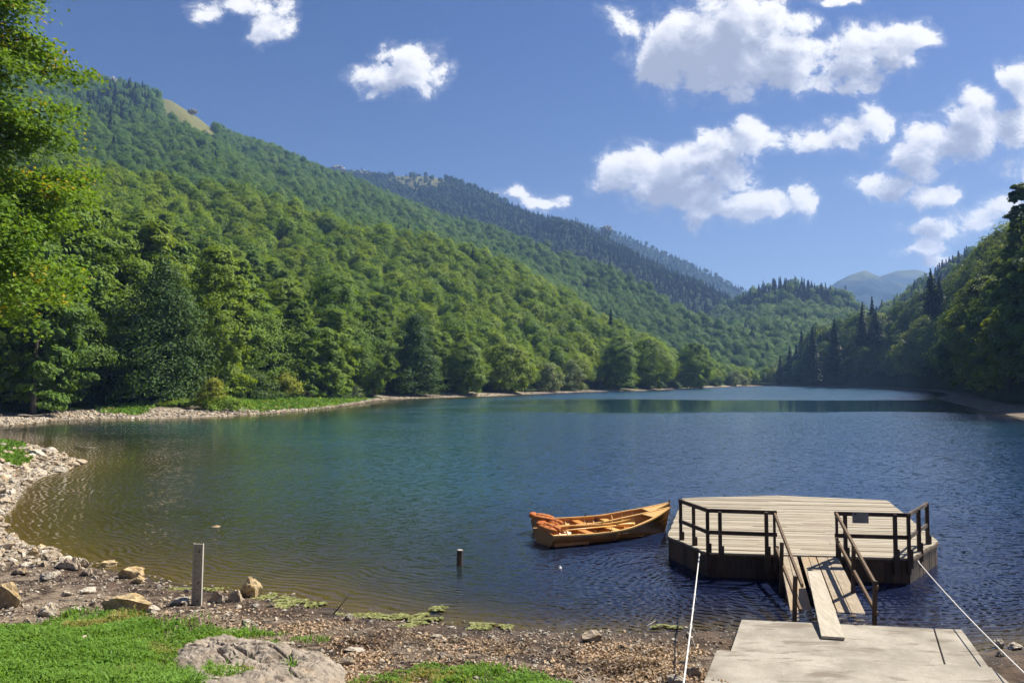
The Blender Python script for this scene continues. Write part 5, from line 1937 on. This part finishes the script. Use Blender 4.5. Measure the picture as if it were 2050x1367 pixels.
def build_gangway():
    o = empty('gangway', (0, 0, 0))
    tl, tr = at_z(1560, 1108, DZ), at_z(1677, 1112, DZ)
    bl, br = at_z(1584, 1232, -.04), at_z(1741, 1240, -.04)
    o.location = (tl + tr) / 2
    off = -o.location
    tag(o, 'sloping wooden gangway from the concrete slab up to the landing stage', 'gangway')
    zt = DZ - .02
    A0, A1 = Vector((tl.x, tl.y, zt)) + off, Vector((tr.x, tr.y, zt)) + off
    B0, B1 = Vector((bl.x, bl.y, -.07)) + off, Vector((br.x, br.y, -.07)) + off
    # extend a little under water
    B0, B1 = A0 + (B0 - A0) * 1.08, A1 + (B1 - A1) * 1.08

    def panel(f0, f1, nboards, lift=0.0, name='tread'):
        for i in range(nboards):
            u0, u1 = f0 + (f1 - f0) * i / nboards + .004, f0 + (f1 - f0) * (i + 1) / nboards - .004
            m = MB()
            q = [A0.lerp(A1, u0), A0.lerp(A1, u1), B0.lerp(B1, u1), B0.lerp(B1, u0)]
            m.add([v + Vector((0, 0, lift - .04)) for v in q] + [v + Vector((0, 0, lift)) for v in q], [(0, 1, 2, 3), (7, 6, 5, 4), (0, 4, 5, 1), (1, 5, 6, 2), (2, 6, 7, 3), (3, 7, 4, 0)])
            m.build('board', M['ramp'], o, 0.004)
    panel(0.0, 0.30, 2)
    panel(0.36, 0.62, 2)
    panel(0.63, 1.0, 2)
    m = MB()
    for u in (0.02, .5, .98):
        m.bar(A0.lerp(A1, u) - Vector((0, 0, .10)), B0.lerp(B1, u) - Vector((0, 0, .10)), .07, .11)
    for t in (.1, .5, .9):
        m.bar(A0.lerp(B0, t) - Vector((0, 0, .18)), A1.lerp(B1, t) - Vector((0, 0, .18)), .07, .05)
    m.build('stringer', M['skirt'], o)

    def P(px, py, y):
        return at_y(px, py, y) + off

    def side(top0, top1, mid0, mid1, posts, y0, y1):
        for (q0, q1, nm) in ((top0, top1, 'handrail'), (mid0, mid1, 'rail')):
            m = MB()
            m.bar(P(*q0, y0), P(*q1, y1), .055, .085)
            m.build(nm, M['ramp_rail'], o, .006)
        for (px, pt, pb, y) in posts:
            m = MB()
            m.bar(P(px, pt, y), P(px - 2, pb, y), .075, .075, (1, 0, 0))
            m.build('post', M['rail'], o, .006)
    side((1551, 1029), (1606, 1172), (1554, 1098), (1603, 1222), [(1565, 1085, 1190, 18.2), (1592, 1152, 1252, 16.0)], POST_L.y - .05, 15.95)
    side((1674, 1028), (1756, 1176), (1674, 1078), (1755, 1228), [(1709, 1090, 1196, 17.5), (1752, 1162, 1258, 15.75)], POST_R.y - .05, 15.7)
    # the loose plank laid over it
    pl = empty('plank', (0, 0, 0))
    a0, a1 = at_y(1616, 1142, 17.9), at_y(1643, 1142, 17.9)
    b0, b1 = at_z(1644, 1272, SLAB_LOW_Z + .06), at_z(1691, 1275, SLAB_LOW_Z + .06)
    bpy.data.objects.remove(pl)
    m = MB()
    q = [a0, a1, b1, b0]
    cen = (a0 + a1 + b0 + b1) / 4
    m.add([v - cen - Vector((0, 0, .05)) for v in q] + [v - cen for v in q], [(0, 1, 2, 3), (7, 6, 5, 4), (0, 4, 5, 1), (1, 5, 6, 2), (2, 6, 7, 3), (3, 7, 4, 0)])
    pl = m.build('plank', M['plank'], None, .006)
    pl.location = cen
    tag(pl, 'long pale loose plank laid from the lower slab onto the gangway', 'plank')


build_gangway()

# sign on the right front rail
sg = MB()
c = at_z(1722, 1113, DZ) - Vector((S_NR.x, S_NR.y, 0)) * .075
c.z = DZ + .95
u = Vector((S_FR.x, S_FR.y, 0))
sg.bar(c - u * .19, c + u * .19, .012, .26)
o = empty('sign', c)
tag(o, 'small grey notice board hung on the right front railing', 'sign')
b = sg.build('panel', M['sign'], o)
b.location = -c
sg = MB()
for s in (-.12,):
    sg.tube([c + u * s + Vector((0, 0, .09)) - Vector((S_NR.x, S_NR.y, 0)) * .004, c + u * s + Vector((0, 0, .09)) - Vector((S_NR.x, S_NR.y, 0)) * .014], .022, 8)
b = sg.build('bolt', M['black'], o)
b.location = -c


# ropes
def rope(a, b, sag, rad, label, mat='rope', name='rope', tails=()):
    mb = MB()
    n = 26
    pts = []
    for i in range(n + 1):
        t = i / n
        p = Vector(a).lerp(Vector(b), t)
        p.z -= sag * 4 * t * (1 - t)
        pts.append(p)
    mb.tube(pts, rad, 8)
    mb.tube([pts[0] + Vector((0, 0, .03)), pts[0], pts[1] * .35 + pts[0] * .65], [rad * 1.6, rad * 2.1, rad * 1.3], 8)
    for (t, dx, dz) in tails:
        i = int(t * n)
        mb.tube([pts[i] - (pts[i + 1] - pts[i]) * .12, pts[i] + (pts[i + 1] - pts[i]) * .12], rad * 1.7, 8)
        mb.tube([pts[i], pts[i] + Vector((dx * .5, 0, dz * .4)), pts[i] + Vector((dx, 0, dz))], [rad * .6, rad * .5, rad * .35], 6)
    o = mb.build(name, M[mat], smooth=True)
    return tag(o, label, 'rope')


ra = at_z(1400, 1109, .52)
rb = at_y(1366, 1385, 10.6)
rope(ra, rb, .05, .014, 'white rope running from the left front of the stage down to the shore', tails=((.45, .05, -.12), (.66, .12, -.2), (.55, -.03, -.1)))
ra = at_z(1838, 1124, .45)
rb = at_y(2075, 1370, 11.2)
rope(ra, rb, .07, .012, 'white rope running from the right side of the stage to the lower right corner', tails=((.45, .06, -.16), (.4, -.04, -.08)))

# ------------------------------------------------------------------ boats
def boat(loc, heading, label, near):
    o = empty('rowing_boat', loc, heading)
    tag(o, label, 'rowing boat')
    L = 4.62
    NS, NK = 34, 12

    def half(t):
        return 0.70 * (1 - max(0, (t - .38) / .62) ** 2.3) * (0.90 + .10 * min(1, t / .3)) + 0.012

    def sheer(t):
        return 0.385 - .05 * math.sin(math.pi * min(1, t / .7)) + .40 * max(0, (t - .45) / .55) ** 2.0

    def keel(t):
        return -.15 + .04 * (1 - t) + .12 * max(0, (t - .8) / .2) ** 2

    def pt(t, s, inset=0.0):
        b = max(0.004, half(t) - inset)
        z0, z1 = keel(t) + inset, sheer(t)
        fl = 0.78 + .3 * max(0, t - .5)             # flare
        y = b * (min(1, s / fl) ** .55 if s < fl else 1.0) if t < .5 else b * s ** (.5 + .55 * (t - .5))
        z = z0 + (z1 - z0) * s ** (1.25)
        x = t * L + (.22 * s ** 1.0 - .12) * max(0, (t - .7) / .3) ** 2      # raked stem
        return Vector((x, y, z))

    def shell(inset, t0, t1):
        v, f = [], []
        for i in range(NS + 1):
            t = t0 + (t1 - t0) * i / NS
            for k in range(-NK, NK + 1):
                p = pt(t, abs(k) / NK, inset)
                # lapped strakes
                st = (abs(k) * 6 / NK) % 1.0
                lap = .010 * (1 - st) if inset == 0 and abs(k) > 1 else 0
                v.append((p.x, (p.y + lap) * (1 if k >= 0 else -1), p.z))
        w = 2 * NK + 1
        for i in range(NS):
            for k in range(w - 1):
                f.append((i * w + k, (i + 1) * w + k, (i + 1) * w + k + 1, i * w + k + 1))
        return v, f, w

    v, f, w = shell(0, 0, 1)
    mb = MB()
    mb.add(v, f)
    mb.build('hull', M['hull'], o, smooth=False)
    v, f, w = shell(.028, .012, .985)
    mb = MB()
    mb.add(v, f)
    mb.build('lining', M['hull_in'], o)
    # transom with a raised top
    mb = MB()
    for (x0, x1) in ((0, .035),):
        e = [pt(0, k / NK) for k in range(NK + 1)]
        ring = [Vector((0, -p.y, p.z)) for p in reversed(e)] + [p for p in e[1:]]
        top = [Vector((0, half(0) * .55, sheer(0) + .06)), Vector((0, -half(0) * .55, sheer(0) + .06))]
        ring = ring + top
        n = len(ring)
        vs = [(x0 - .004, p.y, p.z) for p in ring] + [(x1, p.y, p.z) for p in ring]
        mb.add(vs, [tuple(range(n)), tuple(range(2 * n - 1, n - 1, -1))] + [(i, n + i, n + (i + 1) % n, (i + 1) % n) for i in range(n)])
    mb.build('transom', M['hull'], o)
    # gunwales
    for sgn in (-1, 1):
        mb = MB()
        prev = None
        vs, fs = [], []
        for i in range(NS + 1):
            t = i / NS
            p = pt(t, 1)
            y = p.y * sgn
            wi, wo = (min(.06, p.y * .9)) * sgn, .018 * sgn
            vs += [(p.x, y + wo, p.z + .012), (p.x, y - wi, p.z + .012), (p.x, y - wi, p.z - .03), (p.x, y + wo, p.z - .03)]
        for i in range(NS):
            for k in range(4):
                fs.append((i * 4 + k, i * 4 + (k + 1) % 4, (i + 1) * 4 + (k + 1) % 4, (i + 1) * 4 + k))
        fs += [(0, 1, 2, 3), tuple(NS * 4 + k for k in (3, 2, 1, 0))]
        mb.add(vs, fs)
        mb.build('gunwale', M['trim'], o)
    # breasthook deck at the bow
    vs, fs = [], []
    ts = [.83 + .165 * i / 8 for i in range(9)]
    for t in ts:
        p = pt(t, 1)
        vs += [(p.x, p.y * .97, p.z - .004), (p.x, -p.y * .97, p.z - .004)]
    for i in range(8):
        fs.append((2 * i, 2 * i + 2, 2 * i + 3, 2 * i + 1))
    mb = MB()
    mb.add(vs, fs)
    mb.add([(x, y, z - .03) for x, y, z in vs], [tuple(reversed(q)) for q in fs])
    mb.build('foredeck', M['trim'], o)
    mb = MB()
    p0, p1 = pt(1, 0), pt(1, 1)
    mb.tube([(p0.x - .05, 0, p0.z), (p0.x + .02, 0, .2), (p1.x + .015, 0, p1.z), (p1.x + .03, 0, p1.z + .07)], [.03, .03, .03, .028], 6)
    mb.build('stem', M['mahogany'], o)
    # floor, seats, ribs
    mb = MB()
    for k in range(-3, 4):
        mb.bar((.15, k * .115, .02), (3.5, k * .115 * .8, .03), .10, .018)
    mb.build('floor_boards', M['hull_in'], o)
    for x in (1.55, 2.55):
        t = x / L
        hb = half(t) - .05
        mb = MB()
        mb.bar((x, -hb, .24), (x, hb, .24), .25, .03)
        mb.build('thwart', M['trim' if x > 2 else 'hull_in'], o, .006)
    mb = MB()
    mb.add([(.06, -.5, .2), (.5, -.55, .2), (.5, .55, .2), (.06, .5, .2), (.06, -.5, .17), (.5, -.55, .17), (.5, .55, .17), (.06, .5, .17)], [(0, 1, 2, 3), (7, 6, 5, 4), (0, 4, 5, 1), (1, 5, 6, 2), (2, 6, 7, 3), (3, 7, 4, 0)])
    mb.build('stern_seat', M['hull_in'], o)
    # curved side panels by the stern with a half round hand hole
    for sgn in (-1, 1):
        mb = MB()
        yv = []
        xs = [.1 + 1.15 * i / 12 for i in range(13)]
        vs, fs = [], []
        for i, x in enumerate(xs):
            hgt = .33 if i < 8 else .33 - .2 * math.sin((i - 8) / 4 * math.pi / 2)
            y = (half(x / L) - .10) * sgn
            vs += [(x, y, .03), (x, y, hgt), (x, y - .02 * sgn, hgt), (x, y - .02 * sgn, .03)]
        for i in range(12):
            for k in range(4):
                fs.append((i * 4 + k, i * 4 + (k + 1) % 4, (i + 1) * 4 + (k + 1) % 4, (i + 1) * 4 + k))
        fs += [(0, 1, 2, 3), (48 + 3, 48 + 2, 48 + 1, 48)]
        mb.add(vs, fs)
        pn = mb.build('side_panel', M['mahogany'], o)
        mb = MB()
        y = (half(.6 / L) - .125) * sgn
        arc = [(.62 + .12 * math.cos(a), y, .17 + .09 * math.sin(a)) for a in [math.pi * i / 8 for i in range(9)]]
        mb.add(arc + [(x, yy - .008 * sgn, z) for x, yy, z in arc], [tuple(range(9)), tuple(range(17, 8, -1))] + [(i, 9 + i, 9 + (i + 1) % 9, (i + 1) % 9) for i in range(9)])
        mb.build('hand_hole', M['trim'], pn)
    for x in (.9, 1.2, 1.9, 2.2, 2.85, 3.2, 3.55):
        mb = MB()
        t = x / L
        vs, fs = [], []
        ks = list(range(-NK, NK + 1))
        for k in ks:
            s = abs(k) / NK * .97
            p = pt(t, s, .03)
            q = pt(t, s, .055)
            sg_ = 1 if k >= 0 else -1
            for dx in (-.02, .02):
                vs += [(p.x + dx, p.y * sg_, p.z), (q.x + dx, q.y * sg_, q.z + .002)]
        for i in range(len(ks) - 1):
            b0, b1 = i * 4, i * 4 + 4
            fs += [(b0 + 1, b1 + 1, b1 + 3, b0 + 3), (b0, b0 + 1, b1 + 1, b1), (b0 + 2, b1 + 2, b1 + 3, b0 + 3)]
        mb.add(vs, fs)
        mb.build('rib', M['trim'], o)
    for x, sgn in ((1.95, -1), (1.95, 1)):
        y = (half(x / L) - .02) * sgn
        z = sheer(x / L)
        mb = MB()
        mb.tube([(x, y, z - .02), (x, y, z + .05)], .014, 6)
        mb.tube([(x - .04, y, z + .13), (x - .045, y, z + .08), (x, y, z + .05), (x + .045, y, z + .08), (x + .04, y, z + .13)], .011, 6)
        mb.build('rowlock', M['black'], o)
    # an oar laid along the boat
    return o


def oar(boat_o, y, x0, x1, z0, z1, label):
    m = boat_o.matrix_basis
    a, b = m @ Vector((x0, y, z0)), m @ Vector((x1, y * .6, z1))
    o = empty('oar', a)
    tag(o, label, 'oar')
    d = (b - a)
    mb = MB()
    mb.tube([Vector((0, 0, 0)), d * .06, d * .08, d * .74], [.017, .017, .024, .022], 8)
    mb.build('shaft', M['trim'], o, smooth=True)
    mb = MB()
    mb.tube([d * .74, d * .8, d * .92, d], [.024, .05, .06, .045], 8)
    bl = mb.build('blade', M['trim'], o, smooth=True)
    return o


def life_jacket(p, rz, tilt, s, label, dark):
    o = empty('life_jacket', p, rz)
    o.rotation_euler = (tilt[0], tilt[1], rz)
    o.scale = (s, s, s)
    tag(o, label, 'life jacket')

    def pad(name, c, size, mat, seed):
        bm = bmesh.new()
        bmesh.ops.create_uvsphere(bm, u_segments=28, v_segments=18, radius=1)
        for v in bm.verts:
            q = v.co.copy()
            sq = [math.copysign(abs(k) ** .6, k) for k in q]
            n = mnoise.fractal(q * 1.8 + Vector((seed, 0, 0)), 1, 2, 3)
            cre = .09 * math.sin(sq[0] * 7)
            k = 1 + .13 * n - abs(cre)
            v.co = Vector((sq[0] * size[0] * k, sq[1] * size[1] * k, sq[2] * size[2] * k)) + Vector(c)
        me = bpy.data.meshes.new(name)
        bm.to_mesh(me)
        bm.free()
        for f_ in me.polygons:
            f_.use_smooth = True
        me.materials.append(mat)
        return mesh_obj(name, me, o)
    pad('panel', (0, .11, 0), (.36, .10, .085), M['jacket'], 1)
    pad('panel', (.03, -.11, -.01), (.34, .10, .08), M['jacket_dark' if dark else 'jacket'], 4)
    pad('collar', (-.33, 0, .02), (.11, .17, .085), M['jacket_dark'], 8)
    mb = MB()
    for x in (-.1, .14):
        mb.tube([(x, -.23, -.02), (x, -.12, .09), (x, 0, .075), (x, .12, .095), (x, .23, 0)], .013, 6)
    mb.build('strap', M['jacket_dark'], o, smooth=True)
    return o


s0, e0 = Vector((.93, 23.35, 0)), Vector((5.02, 25.35, 0))
h0 = math.atan2(e0.y - s0.y, e0.x - s0.x)
BOAT_N = boat(s0, h0, 'nearer varnished wooden rowing boat moored left of the landing stage', True)
s1, e1 = Vector((.82, 24.95, 0)), Vector((5.2, 26.3, 0))
h1 = math.atan2(e1.y - s1.y, e1.x - s1.x)
BOAT_F = boat(s1, h1, 'farther varnished wooden rowing boat, half hidden by the nearer one', False)
oar(BOAT_N, .42, .9, 3.5, .27, .30, 'pale oar lying in the nearer boat')
oar(BOAT_F, -.42, .9, 3.4, .27, .32, 'pale oar lying in the farther boat')


def on_boat(b, x, y, z):
    return b.matrix_basis @ Vector((x, y, z))


life_jacket(on_boat(BOAT_N, .16, -.10, .52), h0 - 1.25, (.1, .12), 1.02, 'orange life jacket draped over the stern of the nearer boat', False)
life_jacket(on_boat(BOAT_N, .34, .30, .40), h0 - .6, (.25, -.1), .8, 'rust coloured life jacket heaped behind the draped one in the nearer boat', True)
life_jacket(on_boat(BOAT_F, .22, .12, .50), h1 - .55, (.05, .12), 1.02, 'orange life jacket lying across the stern of the farther boat', False)
life_jacket(on_boat(BOAT_F, .5, -.30, .40), h1 - 1.2, (.2, .1), .75, 'rust coloured life jacket crumpled in the corner of the farther boat stern', True)

for b, hgt, lb in ((BOAT_N, .55, 'dark mooring line from the nearer boat to the stage'), (BOAT_F, .6, 'dark mooring line from the farther boat to the stage')):
    a = on_boat(b, 4.72, 0, hgt)
    e = at_z(1350 if b is BOAT_N else 1357, 1052 if b is BOAT_N else 1030, .55)
    rope(a, e, .30, .009, lb, 'black', 'mooring_line')

# ------------------------------------------------------------------ gauge board, post, float, sticks
def gauge():
    p = on_ground(394, 1210)
    o = empty('gauge_board', p, 0.0)
    tag(o, 'weathered grey upright gauge board with pale edges at the water edge', 'gauge board')
    o.rotation_euler = (0, R(.8), R(-6))
    mb = MB()
    mb.bar((0, 0, -.3), (0, 0, 1.31), .195, .035, (0, 1, 0))
    mb.build('board', M['gauge'], o, .004)
    for s in (-1, 1):
        mb = MB()
        mb.bar((s * .104, 0, -.3), (s * .104, 0, 1.32), .016, .05, (0, 1, 0))
        mb.build('edge_strip', M['gauge_edge'], o)
    mb = MB()
    for i in range(24):
        mb.bar((-.07, -.0195, .08 + i * .05), (-.07 + (.10 if i % 5 == 0 else .05), -.0195, .08 + i * .05), .003, .008)
    mb.build('scale_marks', M['black'], o)
    for z in (.08, .46, 1.14):
        mb = MB()
        mb.tube([(.03, -.015, z), (.03, -.035, z)], .015, 8)
        mb.tube([(.02, -.024, z + .02), (.05, -.024, z + .05)], .008, 6)
        mb.build('bolt', M['black'], o)


gauge()
p = at_z(920, 1131)
o = empty('post', p)
tag(o, 'short dark wooden post standing in the water', 'post')
mb = MB()
mb.tube([(0, 0, -.8), (0, 0, .2), (.01, 0, .40)], [.085, .08, .078], 14)
mb.build('stake', M['rail'], o)
mb = MB()
mb.tube([(.01, 0, .402), (.01, 0, .412)], [.076, .07], 14)
mb.build('cap', M['gauge_edge'], o)

bm = bmesh.new()
bmesh.ops.create_uvsphere(bm, u_segments=20, v_segments=12, radius=.045)
me = bpy.data.meshes.new('float')
bm.to_mesh(me)
bm.free()
me.materials.append(M['float'])
o = empty('float', at_z(1121, 1137, .02))
tag(o, 'tiny white float on the water below the boats', 'float')
mesh_obj('ball', me, o)
mb = MB()
mb.tube([(0, 0, .03), (0, 0, .075)], [.015, .012], 8)
mb.build('eyelet', M['float'], o)


def stick(pts, r, mat, label):
    mb = MB()
    pts = [Vector(p) for p in pts]
    mb.tube(pts, [r * (1 - .6 * i / (len(pts) - 1)) for i in range(len(pts))], 6)
    if len(pts) > 2:
        k = pts[1]
        mb.tube([k, k + Vector((.05, .03, .05)), k + Vector((.1, .02, .12)) * (r / .01)], [r * .6, r * .5, r * .2], 5)
    tag(mb.build('stick', M[mat], smooth=True), label, 'stick')


def G(px, py, up=0.01):
    p = on_ground(px, py)
    p.z += up
    return p


stick([G(118, 1204, .03), G(150, 1206, .05), G(182, 1203, .05)], .016, 'stick', 'pale driftwood stick left of the broad low boulder')
stick([at_z(177, 998, 0), at_z(180, 990, .15), at_z(186, 981, .3)], .02, 'stick', 'thin pale twig sticking out of the shallow water')
stick([at_z(642, 1229, .02), at_z(665, 1231, .03), at_z(690, 1230, .02)], .035, 'wet_stick', 'dark sodden stick at the water edge')
stick([G(1260, 1257, .05), G(1290, 1264, .08), G(1312, 1258, .16)], .018, 'stick', 'forked twig on the mud near the slab')
stick([G(1376, 1268, .03), G(1386, 1285, .06), G(1394, 1304, .02)], .016, 'stick', 'pale twig lying beside the left rope')
stick([G(705, 1268, .02), G(725, 1266, .04), G(745, 1260, .05)], .012, 'stick', 'short pale twig on the leaf litter')
stick([at_z(150, 893, .0), at_z(170, 896, .03), at_z(190, 895, .0)], .03, 'stick', 'drowned branch floating off the rubble bank')

# ------------------------------------------------------------------ haze over the whole valley
def build_haze():
    mb = MB()
    mb.bar((0, -60, 240), (0, 4600, 240), 5200, 500)
    m = bpy.data.materials.new('valley_haze')
    m.use_nodes = True
    nt = NT(m.node_tree)
    for nd in list(nt.n):
        nt.n.remove(nd)
    out = nt.node('ShaderNodeOutputMaterial')
    v = nt.node('ShaderNodeVolumePrincipled')
    v.inputs['Color'].default_value = (0.30, 0.52, 1.0, 1)
    v.inputs['Density'].default_value = 0.00018
    v.inputs['Anisotropy'].default_value = 0.1
    nt.l.new(v.outputs[0], out.inputs['Volume'])
    o = mb.build('haze', m)
    tag(o, 'thin blue haze filling the valley', 'haze', kind='stuff')


build_haze()
